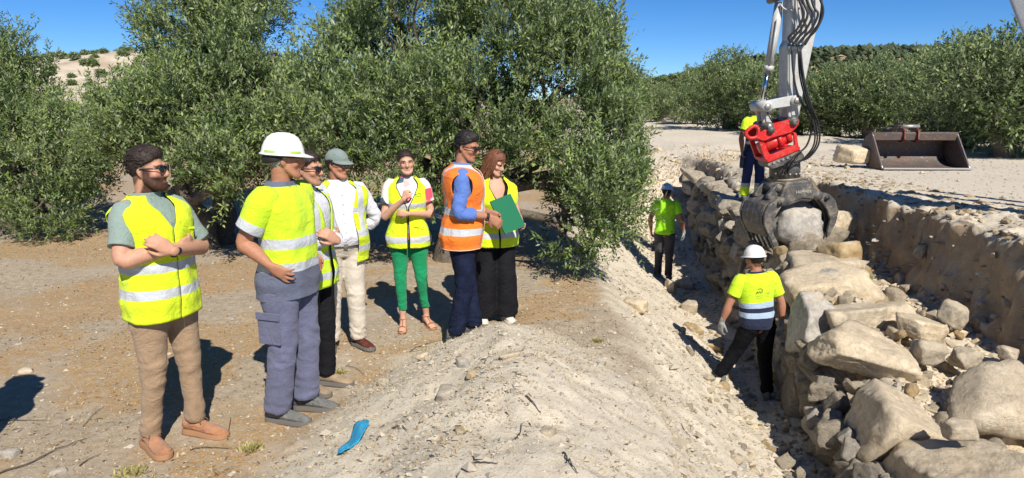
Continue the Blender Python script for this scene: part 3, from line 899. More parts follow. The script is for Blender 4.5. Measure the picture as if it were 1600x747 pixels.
        if glasses: s.glasses(glasses)
        elif eyes:
            for q in (-1, 1):
                mb = MB(); V, F = ellipsoid((q * .031, .0775, .008), (.0115, .011, .0062), 12, 8)
                mb.add(s.H(V) * s.k, F); e = mb.build('eye', M_EYE, s.root, uv=False)
                V, F = ellipsoid((q * .031 + .001, .0862, .0075), (.0056, .0034, .0056), 10, 6); m2 = MB(); m2.add(s.H(V) * s.k, F); m2.build('iris', M_IRIS, e, uv=False)
    def finish_body(s, feet=True):
        b = s.body
        # trunk and legs under the clothes keep the figure one continuous body
        z = np.linspace(.86, 1.46, 9); pts = [s.up(np.array([0, s.tor(q)[2], q])) for q in z]
        b.add(*tube(pts, [(s.tor(q)[0] * .80, s.tor(q)[1] * .78) for q in z], n=18, res=2, side=s.M @ np.array([1, 0, 0.])))
        for h, kn, an in s.legs:
            b.add(*tube([h + [0, 0, .02], kn, an], [.05, .035, .028], n=10, res=3))
        V, F, _, _ = b.arrays()
        V, F = remesh(V, F, s.voxel, 2, .45)
        # features on the head: eye sockets, lips, brows, beard
        L = ((V - s.hc) @ s.headrot) / s.hs
        col = np.ones((len(V), 3)); N = vnormals(V, F)
        for q in (-1, 1):
            d = np.linalg.norm((L - [q * .031, .086, .009]) / [1.5, 1.4, .9], axis=1)
            V -= N * (.0065 * np.exp(-(d / .011) ** 2))[:, None]
            brow = np.exp(-(((np.abs(L[:, 0]) - .034) / .022) ** 4)) * np.exp(-((L[:, 2] - .029 + 6 * (np.abs(L[:, 0]) - .034) ** 2) / .0048) ** 2) * (L[:, 1] > .06)
            eye = np.exp(-(d / .010) ** 2)
            col *= (1 - .35 * eye)[:, None]
            col *= (1 - .72 * np.clip(brow, 0, 1) / 1.0)[:, None] ** .6
        a = s.headargs
        lip = np.exp(-(L[:, 0] / .017) ** 4) * np.exp(-((L[:, 2] + .065) / .0085) ** 2) * (L[:, 1] > .07)
        col = col * (1 - lip[:, None]) + np.array(a['lips']) * lip[:, None]
        line = np.exp(-(L[:, 0] / .015) ** 4) * np.exp(-((L[:, 2] + .0655) / .0022) ** 2) * (L[:, 1] > .07)
        col *= (1 - .35 * line)[:, None]
        chk = np.exp(-((np.abs(L[:, 0]) - .042) / .02) ** 2 - ((L[:, 2] + .02) / .022) ** 2) * (L[:, 1] > .03)
        col *= 1 + chk[:, None] * np.array([.12, -.08, -.08])
        if a['hairmat'] is not None and a['hairmat'] is not HAIR_GREY:      # roots showing along the hairline
            ln_ = np.interp(L[:, 1], [-.11, -.05, -.012, .02, .055, .085], [-.095, -.085, -.03, .020, .045, .070])
            rt = smooth(-.010, .012, L[:, 2] - ln_) * (np.linalg.norm(L, axis=1) < .2) * (np.abs(L[:, 0]) < .084)
            col = col * (1 - .75 * rt[:, None])
        if a['beard'] or a['stub']:
            g = smooth(-.022, -.046, L[:, 2] + .9 * np.maximum(0, L[:, 1] - .075) * 0) * smooth(-.165, -.125, L[:, 2]) * smooth(-.005, .02, L[:, 1] + .35 * (-.05 - L[:, 2]))
            side = smooth(.045, .065, np.abs(L[:, 0])) * smooth(-.02, -.06, L[:, 2] - .05) * (L[:, 2] < .02) * smooth(-.005, .012, L[:, 1]) * smooth(.06, .03, L[:, 1])
            mus = np.exp(-(L[:, 0] / .03) ** 4) * np.exp(-((L[:, 2] + .050) / .006) ** 2) * (L[:, 1] > .07)
            g = np.clip(np.maximum(np.maximum(g, side), mus) * (1 - lip), 0, 1) * (np.linalg.norm(L, axis=1) < .19)
            st = a['beard'] or a['stub']
            gg = np.clip(g[:, None] * 1.25 * st, 0, .97); col = col * (1 - gg) + np.array([.10, .075, .07]) * gg
            if a['beard']: V += N * (g * (.007 + .003 * noise(V * 260)))[:, None]
        link('body', mesh_data('body', V * s.k, F, s.skin, None, True, col), s.root)
    def hair(s, style, mat):
        ic, fc = icosphere(5)
        c = np.array([0, -.012, .032]); r = np.array([.078, .099, .094])
        y, z, x = ic[:, 1], ic[:, 2], ic[:, 0]
        Lz = c[2] + r[2] * z; Ly = c[1] + r[1] * y
        front = {'short': .075, 'swept': .078, 'bun': .082, 'long': .070, 'nape': .06}[style]
        line = np.interp(Ly, [-.11, -.05, -.012, .02, .055, .085], [-.085, -.075, -.012, .030, .050, front]) + .006 * noise(ic * 6 + 3)
        amt = smooth(-.004, .012, Lz - line)
        th = {'short': .009, 'swept': .009, 'bun': .005, 'long': .012, 'nape': .008}[style]
        vol = th * (1 + .6 * smooth(.03, .11, Lz))
        if style == 'swept': vol = vol + .016 * smooth(.0, .08, Ly) * smooth(.07, .12, Lz)
        if style in ('short', 'swept'): vol = vol * (.25 + 1.05 * smooth(.02, .10, Lz + .25 * Ly)) + .010 * smooth(.03, .08, Ly) * smooth(.07, .11, Lz)
        if style == 'nape': vol = np.where(Lz > .045, -.012, vol)
        n = fbm(ic * [7, 3, 6] + 11, 3) * .45
        off = -.016 * (1 - amt) + vol * amt * (1 + n * .8)
        V = c + ic * r + unit(ic / r) * off[:, None]
        mb = MB(); mb.add(s.H(V) * s.k, fc)
        rg = np.random.default_rng(int(abs(s.hc[2]) * 1e4) % 999 + len(style))
        nl_ = 400 if s.voxel < .007 else 220
        cand = ic[(amt > .55) & (Lz < (.045 if style == 'nape' else 9))]
        for q in rg.integers(len(cand), size=nl_):
            d0 = cand[q]; fl = np.array({'short': (0, -.35, -.6), 'swept': (.10 * np.sign(d0[0]), -1.0, .12), 'bun': (0, -1, .05), 'long': (0, -.15, -1), 'nape': (0, -.1, -1)}[style]) + rg.normal(0, .24, 3)
            if style in ('short', 'swept') and d0[2] > .45: fl = fl + np.array([.5, .35 if style == 'short' else 0, 0])
            side_k = .35 + .65 * float(smooth(.0, .09, c[2] + r[2] * d0[2])) if style in ('short', 'swept') else 1
            pts = []; dd = d0.copy(); ln = {'short': .30, 'swept': .50, 'bun': .6, 'long': .6, 'nape': .22}[style] * rg.uniform(.6, 1.2)
            for m_ in range(4):
                lift = (-.001, .0025, .003, .0015 + .002 * (style in ('short', 'swept')))[m_] * rg.uniform(.6, 1.5)
                tt_ = (th * side_k + lift) if style != 'swept' else (th * side_k + lift + .018 * float(smooth(.0, .8, dd[1])) * float(smooth(.3, .9, dd[2])))
                pts.append(c + dd * (r + tt_)); f2 = fl - dd * np.dot(fl, dd); dd = unit(dd + f2 / (np.linalg.norm(f2) + 1e-6) * ln / 3)
            V2, F2 = tube(pts, [.0022, .0036, .0030, .0008], n=3, res=2, round_cap=False); mb.add(s.H(V2) * s.k, F2)
        if style == 'swept':      # the quiff over the forehead
            for q in range(130):
                x0 = rg.uniform(-.058, .058); zz = .088 - 4 * x0 * x0; y0 = .068 + .010 * rg.random() - 6 * x0 * x0; hh = rg.uniform(.014, .026)
                pts = [(x0, y0, zz - .004), (x0 * 1.05 + rg.normal() * .004, y0 + .004, zz + hh * .7), (x0 + .012 * rg.random(), y0 - .020, zz + hh + .012), (x0 + .02 * rg.random(), y0 - .055, zz + hh + .010 + .004 * rg.normal())]
                V2, F2 = tube(pts, [.0030, .0048, .0045, .0015], n=4, res=2, round_cap=False); mb.add(s.H(V2) * s.k, F2)
        if style == 'bun':
            Vb, Fb = ellipsoid((0, -.118, .045), (.036, .032, .034), 16, 10); Vb += .003 * fbm(Vb * 40, 2)[:, None]; mb.add(s.H(Vb) * s.k, Fb)
        if style == 'long':
            rg = np.random.default_rng(3)
            for a in np.concatenate([np.linspace(-.62, 3.76, 46), np.linspace(-.5, 3.64, 40)]):
                # locks start on the crown and fall to the shoulders
                cx, cy = math.cos(a), -math.sin(a)
                j = rg.normal(0, .006, 3); ins = rg.uniform(.86, 1.02)
                pts = [(cx * .045, -.01 + cy * .05, .118), (cx * .082 * ins, -.012 + cy * .098, .07), (cx * .094 * ins, -.012 + cy * .112, .0), (cx * .098 * ins + j[0], -.015 + cy * .112, -.07), (cx * .092 * ins + j[1] * 2, -.012 + cy * .104 + j[2], -.15), (cx * .085 * ins + j[1] * 3, -.005 + cy * .095 + j[0], -.185 + rg.normal() * .012)]
                mb.add(*(lambda v: (s.H(v[0]) * s.k, v[1]))(tube(pts, [.010, .011, .011, .010, .008, .003], n=6, res=4)))
        mb.build('hair', mat, s.root, uv=False)
    def glasses(s, kind):
        lens = M_LENS if kind != 'clear' else M_AMBER
        fr = MB(); zc = .008
        for q in (-1, 1):
            ths = np.linspace(0, 2 * np.pi, 18, endpoint=False)
            px = q * .034 + .0265 * np.sign(np.cos(ths)) * np.abs(np.cos(ths)) ** .75
            pz = zc + .0185 * np.sign(np.sin(ths)) * np.abs(np.sin(ths)) ** .75
            py = .113 - 4.0 * px ** 2
            ring = np.stack([px, py, pz], 1)
            lm = MB(); R = np.stack([ring, ring + [0, .003, 0]]); V, F = rings_mesh(R); lm.add(s.H(V) * s.k, F)
            lm.build('lens', lens, s.root, uv=False)
            V, F = tube(np.vstack([ring, ring[:2]]), [.0022] * 20, n=6, res=1, round_cap=False); fr.add(s.H(V) * s.k, F)
            V, F = tube([(q * .060, .099, .013), (q * .077, .070, .012), (q * .084, .02, .010), (q * .084, -.005, .004), (q * .080, -.022, -.014)], [(.0022, .004)] * 5, n=8, res=3); fr.add(s.H(V) * s.k, F)
        V, F = tube([(-.009, .113, .012), (0, .1155, .014), (.009, .113, .012)], [.0025] * 3, n=6, res=2); fr.add(s.H(V) * s.k, F)
        fr.build('sunglasses' if kind != 'clear' else 'spectacles', M_FRAME, s.root, uv=False)
    def helmet(s, mat, band=False, strip=None):
        n = 48; th = np.linspace(0, 2 * np.pi, n, endpoint=False)
        prof = [(.0, .152), (.25, .150), (.5, .141), (.72, .122), (.88, .094), (.97, .062), (1.0, .040), (1.02, .030)]
        rings = []
        for f_, z in prof[::-1]:
            rings.append(np.stack([np.cos(th) * .107 * f_ + 1e-5, -.008 + np.sin(th) * .130 * f_, np.full(n, z)], 1))
        pk = np.clip(np.sin(th), 0, 1) ** 2
        R1 = np.stack([np.cos(th) * .121, -.008 + np.sin(th) * (.143 + .045 * pk), .024 - .012 * pk], 1)
        R2 = np.stack([np.cos(th) * .121, -.008 + np.sin(th) * (.143 + .045 * pk), .018 - .012 * pk], 1)
        R3 = np.stack([np.cos(th) * .100, -.008 + np.sin(th) * .122, np.full(n, .024)], 1)
        R4 = np.stack([np.cos(th) * .092, -.008 + np.sin(th) * .112, np.full(n, .10)], 1)
        R = np.stack([R4, R3, R2, R1] + rings); R[:, :, 2] += .012
        # shallow ridges on the crown
        rid = np.exp(-(R[..., 0] / .012) ** 2) * (R[..., 2] > .12) * .006 + np.exp(-((np.abs(R[..., 0]) - .035) / .008) ** 2) * (R[..., 2] > .11) * .003
        R[..., 2] += rid
        V, F = rings_mesh(R); mb = MB(); mb.add(s.H(V) * s.k, F); hlm = mb.build('helmet', mat, s.root, uv=False)
        st = MB()
        for k in range(24):
            a0, a1 = 2 * np.pi * k / 24, 2 * np.pi * (k + 1) / 24
            st.add(*(lambda v: (s.H(v[0]) * s.k, v[1]))(tube([(np.cos(a0) * .089, -.010 + np.sin(a0) * .109, .028 - .02 * (np.sin(a0) < -.4)), (np.cos(a1) * .089, -.010 + np.sin(a1) * .109, .028 - .02 * (np.sin(a1) < -.4))], [(.004, .012)] * 2, n=8, res=1, side=(0, 0, 1) if False else (np.cos(a0), np.sin(a0), 0))))
        st.build('headband', M_BLACK, hlm, uv=False)
        if strip:
            for (a0, a1) in strip:
                sm = MB(); aa = np.linspace(a0, a1, 7)
                lo = np.stack([np.cos(aa) * .1085, -.008 + np.sin(aa) * .1318, np.full(7, .046)], 1); hi = lo + [0, 0, .014]; hi[:, :2] *= .985
                Vs = s.H(np.vstack([lo, hi]) * [1.02, 1.02, 1]) * s.k
                sm.add(Vs, grid_faces(2, 7, wrap=False)); sm.build('sticker', M_LIME, hlm, uv=False)
    def cap(s, mat):
        ic, fc = icosphere(4); c = np.array([0, -.012, .040]); r = np.array([.088, .110, .100])
        V = c + ic * r; V[:, 2] = np.maximum(V[:, 2], .045 - .02 * smooth(.0, -.1, V[:, 1]))
        V += unit(ic) * (.002 * fbm(ic * 5, 3))[:, None]
        mb = MB(); mb.add(s.H(V) * s.k, fc)
        th = np.linspace(.25, np.pi - .25, 18); R = []
        for k, (e, dz) in enumerate(((0, 0), (.02, -.001), (.045, -.008), (.066, -.018), (.070, -.022), (.066, -.022), (.02, -.006), (0, -.004))):
            w = np.sin((th - .25) / (np.pi - .5) * np.pi) ** .55
            R.append(np.stack([np.cos(th) * .089, -.012 + np.sin(th) * .109 + e * w, .052 + dz * w - 3.0 * (np.cos(th) * .089) ** 2 * (e > 0)], 1))
        V, F = rings_mesh(np.array(R).transpose(1, 0, 2)); mb.add(s.H(V) * s.k, F)
        V, F = ellipsoid((0, -.012, .140), (.007, .007, .005), 8, 5); mb.add(s.H(V) * s.k, F)
        mb.build('cap', mat, s.root, uv=False)
    # ---- lower body
    def trousers(s, legs, mat, r=None, top=1.0, voxel=.0118, wr=.005, seed=0, hem=None, vest_off=0, flat=1.0, name='trousers'):
        """legs: [(hip xyz, knee xyz, ankle xyz)]"""
        r = r or (.100, .083, .066, .060, .056)
        s.legs = [tuple(np.array(q, float) for q in l) for l in legs]
        mb = MB(); W = .94 if s.woman else 1
        rings = []
        for z in np.linspace(.845, top, 8):
            a, b_, cy = s.tor(z); th = np.linspace(0, 2 * np.pi, 36, endpoint=False)
            R = np.stack([np.cos(th) * (a + .004), cy + np.sin(th) * (b_ + .002), np.full(36, z)], 1)
            rings.append(s.up(R))
        mb.add(*rings_mesh(np.array(rings)))
        for h, kn, an in s.legs:
            mid = (h + kn) / 2; cal = kn * .55 + an * .45
            seat = h + [0, -.008, .0]
            mb.add(*tube([seat, h * .75 + kn * .25, mid, kn, cal, an], [(r[0] * W, r[0] * 1.08), r[0] * .98, r[1], r[2], r[3], r[4]], n=22, res=5, side=(1, 0, 0), round_cap=False))
            mb.add(*ellipsoid(h + [0, -.030, .035], (.082, .088, .085), 16, 10))
        V, F, _, _ = mb.arrays(); V, F = remesh(V, F, voxel, 4, .5)
        N = vnormals(V, F)
        w = fbm(V * [6, 6, 4] + seed, 2) * .7
        for h, kn, an in s.legs:
            for c0, amp, sp in ((kn, 1.3, .10), (an + [0, 0, .06], 1.8, .10), (h + [0, .02, -.05], .9, .10)):
                d = V - c0
                inf = np.exp(-(d[:, 2] / sp) ** 2) * np.exp(-(np.hypot(d[:, 0], d[:, 1]) / .12) ** 2)
                w = w + amp * inf * np.sin(d[:, 2] * 95 + 60 * d[:, 0] * (1 if seed % 2 else -1) + 7 * noise(V * 7 + seed)) * (.6 + noise(V * 5 + 3 * seed))
        crs = 1 - 2 * np.abs(noise(V * [7, 7, 11] + seed * 2.3 + .35 * noise(V * 4)[:, None]))
        kn_ = np.exp(-((V[:, 2] - .50) / .16) ** 2) + np.exp(-((V[:, 2] - .14) / .11) ** 2) * 1.3 + .8 * np.exp(-((V[:, 2] - .86) / .09) ** 2) + .25
        V = V + N * (np.clip(w, -1.3, 1.3) * wr * .42 + crs * kn_ * wr * .75)[:, None]
        link(name, mesh_data(name, V * s.k, F, mat), s.root)
    def shoe(s, an, yaw, upper, sole, L=.285, w=1.0, high=.095, pitch=0, heel=.0, laces=None, name='shoe', lift=0):
        """an: ankle joint; yaw from +y (degrees, + turns to the person's left)"""
        Z = rotm('Z', math.radians(yaw)) @ rotm('X', math.radians(pitch)); base = np.array([an[0], an[1], an[2] - .085 + lift])
        T = lambda v: (v @ Z.T + base) * s.k
        k = L / .285
        sec = [(-.078, .020, .030, .020), (-.070, .034, .050, .020), (-.045, .038, high * .55, .020), (-.01, .037, high * .53, .020), (.03, .038, high * .42, .020), (.075, .043, .034, .020), (.12, .047, .026, .020), (.165, .044, .021, .018), (.195, .033, .016, .016), (.207, .015, .009, .014)]
        th = np.linspace(0, 2 * np.pi, 20, endpoint=False); R = []
        for y, a, h, z0 in sec:
            c, q = np.cos(th), np.sin(th)
            R.append(np.stack([c * a * w * (1 - .22 * (q > 0) * np.abs(q)), np.full(20, y * k), z0 + h * (1 + q * np.where(q > 0, 1.0, .9)) * .98], 1))
        V, F = rings_mesh(np.array(R)); V = catV(V)
        mb = MB(); mb.add(T(V), F); V, F = tube([(0, -.028, .07), (0, -.022, high + .012)], [(.036 * w, .046), (.034 * w, .043)], n=18, res=3, side=(1, 0, 0), round_cap=False); mb.add(T(V), F)
        V, F, _, _ = mb.arrays(); V, F = remesh(V / s.k, F, .006, 3); o = link(name, mesh_data(name, V * s.k, F, upper), s.root)
        R = []
        for zz, gr in ((.0, .000), (.004, .005), (.016, .006), (.018, .003), (.030, .006), (.034, .001)):
            y = np.array([q[0] for q in sec]) * k; a = np.array([q[1] for q in sec]) * w + gr
            y2 = np.concatenate([[y[0] - gr - .002], y, [y[-1] + gr + .002]]); a2 = np.concatenate([[.008], a, [.006]])
            lp = np.concatenate([np.stack([a2, y2], 1), np.stack([-a2, y2], 1)[::-1]])
            R.append(np.concatenate([lp, np.full((len(lp), 1), zz)], 1))
        V, F = rings_mesh(np.array(R)); sm = MB(); sm.add(T(V), F); sm.build('sole', sole, o, uv=False)
        if laces:
            lm = MB()
            for j in range(4):
                y = .045 + j * .021; z = .098 * (high / .095) - j * .0125
                V, F = tube([(-.022, y, z - .012), (0, y + .006 * (-1) ** j, z + .002), (.022, y, z - .012)], [.0042] * 3, n=6, res=3); lm.add(T(V), F)
            for q in (-1, 1):
                V, F = tube([(0, .045, .098 * (high / .095)), (q * .02, .05, .108 * (high / .095)), (q * .034, .062, .085)], [.0034] * 3, n=6, res=3); lm.add(T(V), F)
            lm.build('laces', laces, o, uv=False)
    def garment(s, name, parts, mat, thick=.003, lift=True):
        """parts: (V,F,U); the trunk shells are bent with the upper body; thin cloth gets real thickness"""
        mb = MB()
        for V, F, U in parts: mb.add(s.up(V) * s.k, F, U)
        o = mb.build(name, mat, s.root)
        m = o.modifiers.new('cloth', 'SOLIDIFY'); m.thickness = thick; m.offset = 0
        return o
    def box_part(s, name, c, size, mat, parent=None, R=None, bev=.002):
        mb = MB(); mb.box((0, 0, 0), size, R, bev)
        V, F, U, C = mb.arrays(); m2 = MB(); m2.add(s.up(V + np.asarray(c, float)) * s.k, F)
        return m2.build(name, mat, parent or s.root, uv=False, smooth_sh=False)
    def surf(s, x, z, off, back=False, front_sign=1):
        """a point on the trunk at (x, z)"""
        a, b_, cy = s.tor(z); a += off; b_ += off; u_ = np.clip(abs(x) / a, 0, .999)
        y = b_ * (1 - u_ ** 2.3) ** (1 / 2.3)
        return np.array([x, cy + (-y if back else y), z])
def catV(V): return V

def simple_m(name, c, rough=.5, metal=0, spec=.5, coat=0):
    k = NT(name); k.set(c, rough, metal, spec); k.b.inputs['Coat Weight'].default_value = coat
    o = k.obj(); k.bump(k.noise(80, 3, .6, o), .08, .003)
    return k.m
M_EYE = simple_m('eye_white', (.38, .34, .31), .25); M_IRIS = simple_m('dark_iris', (.02, .012, .008), .15)
M_LENS = simple_m('sunglass_lens', (.008, .008, .010), .06, 0, .8); M_AMBER = simple_m('tinted_lens', (.10, .05, .03), .08, 0, .8); M_FRAME = simple_m('glasses_frame', (.012, .010, .010), .3)
M_BLACK = simple_m('black_webbing', (.012, .012, .014), .6); M_LIME = simple_m('lime_sticker', (.35, .55, .10), .5)
M_HELMET = m_paint('white_helmet_plastic', (.80, .80, .78), .28, (.45, .42, .36), .18, 0, 9, .03)
M_HELMET_B = m_paint('pale_blue_helmet_plastic', (.42, .55, .68), .35, (.45, .42, .36), .2, 0, 9, .03)
M_SOLE = simple_m('dusty_rubber', (.11, .10, .09), .85); M_SOLE_T = simple_m('tan_rubber', (.30, .16, .08), .8); M_SOLE_W = simple_m('white_rubber', (.6, .57, .5), .7)
M_TANLEATHER = m_cloth('tan_suede', (.43, .19, .085), .2, 14, .8, 300, .2, .5)
M_DUSTY = m_cloth('dusty_grey_leather', (.17, .175, .165), .25, 18, .85, 300, .1, .5)
M_OXBLOOD = m_paint('oxblood_leather', (.085, .018, .014), .35, (.3, .2, .14), .25, 0, 20)
M_BEIGE = m_cloth('beige_suede', (.30, .225, .15), .2, 14, .85, 300)
M_LACE = simple_m('shoe_lace', (.16, .085, .045), .8); M_LACE_D = simple_m('dark_lace', (.05, .05, .05), .8)

def still_arm(sgn, k=0): return dict(elbow=(sgn * .235, -.02, 1.12), wrist=(sgn * .25, .06, .88), fdir=(0, .12, -1), pnorm=(-sgn, 0, 0))
def side_of(sgn, thumb_forward=True): return 1

def stand_legs(dx=.10, a=(0, 0), kb=.02, spread=0, hip=.09):
    """(left leg, right leg); a = forward offset of each foot"""
    out = []
    for i, sg in enumerate((-1, 1)):
        out.append(((sg * hip, 0, .88), (sg * (hip + dx) / 2 + sg * .0, a[i] * .55 + kb, .49), (sg * dx, a[i] - .01, .085)))
    return out
def foot(s, leg, **kw): s.shoe(leg[2], **kw)
# ------------------------------------------------------------------ the cast
GRP = 'people in safety vests watching the wall being built'
WRK = 'workers at the stone wall'
def gp(px, py, t, dz=0.0):
    p = P(px, py, t); return (p[0], p[1], hz(p[0], p[1]) + dz)
R_ = math.radians
def facing(dx, dy): return math.atan2(-dx, dy)
VEST = lambda name, c=YEL, b=((.985, 1.035, SIL), (1.125, 1.175, SIL)), vb=(): m_banded(name, c, b, vb)
M_POLO = m_cloth('grey_green_polo', (.235, .31, .275), .1, 8); M_KHAKI = m_cloth('khaki_chino', (.34, .235, .145), .12, 6)
M_PIPE = simple_m('dark_piping', (.03, .03, .035), .7)

def collar(p, mat, z0=1.452, h=.042, open_=.30, r=(.072, .066), name='collar'):
    th = np.linspace(open_, 2 * np.pi - open_, 34) + np.pi / 2; R = []
    for q, (dr, dz) in enumerate(((.000, 0), (.004, h * .6), (.002, h), (.010, h * .95), (.020, h * .3), (.026, h * .02))):
        R.append(np.stack([np.cos(th) * (r[0] + dr), -.016 + np.sin(th) * (r[1] + dr) + .012 * np.clip(np.sin(th), 0, 1), np.full(34, z0 + dz) - .028 * np.clip(np.sin(th), 0, 1)], 1))
    V = np.array(R).reshape(-1, 3); p.garment(name, [(V, grid_faces(6, 34, wrap=False), None)], mat, .002)

def wrist_on(p, W, D, mat, E):
    d = unit(W - E); V, F = tube([W - d * .035, W - d * .012], [(.031, .027)] * 2, n=18, res=2, round_cap=False)
    mb = MB(); mb.add(V * p.k, F); V, F = ellipsoid(W - d * .024 + np.array([0, 0, .027]) * 0 + unit(np.cross(d, [1, 0, .3])) * .028, (.019, .019, .012), 12, 8); mb.add(V * p.k, F)
    mb.build('wristwatch', mat, p.root, uv=False)

# --- bearded man, arms crossed
x, y, _ = P(275, 692, 4.42)
p = Person('bearded man in sunglasses, grey-green polo, yellow vest and khaki trousers, arms crossed', (x, y, hz(x, y)), facing(.88, -.48), 1.84, head=(30, -1, 0), lean=-2, width=.91, group=GRP, skin=SKIN)
p.head(glasses='dark', hair='swept', hairmat=HAIR_DARK, beard=.95)
sl = MB()
W, D, N, S, E = p.arm(1, (.245, .07, 1.165), (.0, .195, 1.20), (-.95, -.12, .12), (.0, -1, .1), .35, -1, sleeve=sl, sl_end=.40)
W, D, N, S, E = p.arm(-1, (-.245, .07, 1.155), (.07, .255, 1.195), (.72, -.30, .60), (-.25, -1, .05), .45, 1, sleeve=sl, sl_end=.40)
wrist_on(p, W, D, M_BLACK, E)
V, F, U = p.shell(.90, 1.50, .010, seed=1); V = p.up(V)
sl.add(V, F, U); V, F, U, _ = sl.arrays(); link('polo_shirt', mesh_data('polo_shirt', V * p.k, F, M_POLO, U), p.root)
collar(p, M_POLO, open_=.35)
op = lambda z: float(np.interp(z, [.8, 1.30, 1.40, 1.44, 1.50], [.004, .006, .16, .34, .7]))
M_V1 = VEST('yellow_vest_cloth', YEL, ((.93, .98, SIL), (1.07, 1.12, SIL)))
p.garment('safety_vest', [p.shell(.80, 1.487, .032, open_=op, armhole=(.092, .115, 1.318), wr=.015, seed=2, flare=lambda z: .038 * float(smooth(1.3, .8, z)) + .02 * float(smooth(1.2, 1.38, z)) * float(smooth(1.47, 1.40, z)), n=110, m=90)], M_V1)
p.box_part('pocket_flap', p.surf(-.09, 1.285, .040) + [0, .008, 0], (.11, .004, .012), M_V1)
legs = [((-.09, 0, .88), (-.115, .03, .49), (-.13, .02, .085)), ((.09, 0, .88), (.105, .02, .49), (.115, -.06, .085))]
p.trousers(legs, M_KHAKI, (.106, .088, .066, .057, .052), seed=1, wr=.008)
p.shoe(legs[0][2], 12, M_TANLEATHER, M_SOLE_T, .305, w=1.08, laces=M_LACE); p.shoe(legs[1][2], -14, M_TANLEATHER, M_SOLE_T, .305, w=1.08, laces=M_LACE)
p.finish_body()

# --- man in the white helmet, seen from behind
M_WORKBLUE = m_cloth('grey_blue_workwear', (.125, .135, .215), .14, 6); M_SHIRTGREY = m_cloth('slate_grey_knit', (.10, .11, .15), .1, 8)
x, y, _ = P(463, 632, 4.80)
p = Person('grey-haired man in a white helmet and blue-grey trousers, hand on his hip', (x, y, hz(x, y)), facing(.90, -.30), 1.87, head=(38, -4, 0), lean=1, belly=.012, width=1.05, group=GRP, skin=SKIN_TAN)
p.head(hair='nape', hairmat=HAIR_GREY)
p.helmet(M_HELMET, strip=[(3.7, 4.2), (5.3, 5.9), (0.3, .9)])
gm = MB(); V, F = tube([(.088, -.02, .012), (.082, -.07, .004), (.045, -.115, -.002), (0, -.126, -.004), (-.045, -.115, -.002), (-.082, -.07, .004)], [(.006, .010), (.008, .020), (.010, .024), (.010, .024), (.010, .024), (.006, .016)], n=10, res=4, side=(1, 0, 0)); gm.add(p.H(V) * p.k, F); gm.build('goggles', M_BLACK, p.root, uv=False)
M_HS = m_banded('yellow_grey_work_shirt', YEL2, ((.80, .975, GREYBLUE), (.975, 1.03, SIL), (1.115, 1.175, SIL), (2.18, 2.235, SIL), (2.235, 3, GREYBLUE), (1.472, 1.6, GREYBLUE)))
sl = MB()
p.arm(1, (.25, -.11, 1.16), (.225, .045, 1.03), (-.2, .75, -.5), (-.95, -.1, .1), .35, -1, sleeve=sl, sl_end=.46, sl_r=1.22, spread=.2)
p.arm(-1, (-.27, -.10, 1.15), (-.20, .03, 1.02), (.1, .7, -.5), (.9, 0, 0), .3, 1, sleeve=sl, sl_end=.46, sl_r=1.22)
V, F, U = p.shell(.80, 1.50, .020, seed=5, wr=.010, n=110, m=90, flare=lambda z: .025 * float(smooth(1.1, .8, z))); V = p.up(V); sl.add(V, F, U)
V, F, U, _ = sl.arrays(); link('work_shirt', mesh_data('work_shirt', V * p.k, F, M_HS, U), p.root)
collar(p, M_SHIRTGREY, open_=.3, h=.045)
legs = [((-.09, 0, .88), (-.10, .03, .49), (-.08, .02, .085)), ((.09, 0, .88), (.12, .015, .49), (.13, -.04, .085))]
p.trousers(legs, M_WORKBLUE, (.115, .098, .083, .080, .082), seed=2, wr=.008)
p.box_part('cargo_pocket', (.212, .0, .63), (.012, .15, .18), M_WORKBLUE, bev=.005); p.box_part('pocket_flap', (.222, .0, .715), (.012, .16, .045), M_WORKBLUE, bev=.004)
p.shoe(legs[0][2], 12, M_DUSTY, M_SOLE, .30, laces=M_LACE_D); p.shoe(legs[1][2], 6, M_DUSTY, M_SOLE, .30, laces=M_LACE_D)
p.finish_body()

# --- man between helmet and cap
M_PALE = m_cloth('pale_shirt', (.62, .63, .68), .08, 8); M_BLACKT = m_cloth('black_trousers', (.012, .012, .015), .2, 6)
x, y, _ = P(497, 588, 5.22)
p = Person('dark-haired man in sunglasses and black trousers, half hidden behind the white helmet man', (x, y, hz(x, y)), facing(.93, -.25), 1.76, head=(0, -3, 0), group=GRP, skin=SKIN, width=.95)
p.head(glasses='dark', hair='short', hairmat=HAIR_DARK, stub=.25)
sl = MB()
p.arm(1, (.255, .04, 1.12), (.0, .19, 1.15), (-.95, -.12, .1), (0, -1, .1), .4, -1, sleeve=sl, sl_end=.93, long_=True)
p.arm(-1, (-.25, .04, 1.12), (.07, .25, 1.145), (.72, -.30, .60), (-.25, -1, 0), .5, 1, sleeve=sl, sl_end=.93, long_=True)
V, F, U = p.shell(.90, 1.50, .008, seed=8); V = p.up(V); sl.add(V, F, U)
V, F, U, _ = sl.arrays(); link('shirt', mesh_data('shirt', V * p.k, F, M_PALE, U), p.root)
collar(p, M_PALE)
op = lambda z: float(np.interp(z, [.8, 1.1, 1.35, 1.44, 1.5], [.06, .08, .26, .45, .8]))
p.garment('safety_vest', [p.shell(.80, 1.487, .026, open_=op, armhole=(.086, .108, 1.322), wr=.010, seed=9, flare=lambda z: .03 * float(smooth(1.2, .8, z)))], VEST('yellow_vest_with_braces', YEL2, ((.86, .91, SIL), (1.00, 1.05, SIL)), ((.115, .024, 1.0, 1.6, SIL),)))
legs = stand_legs(.09, (.03, -.03))
p.trousers(legs, M_BLACKT, (.10, .085, .070, .065, .064), seed=3)
p.shoe(legs[0][2], 5, M_BEIGE, M_SOLE, .285); p.shoe(legs[1][2], -8, M_BEIGE, M_SOLE, .285)
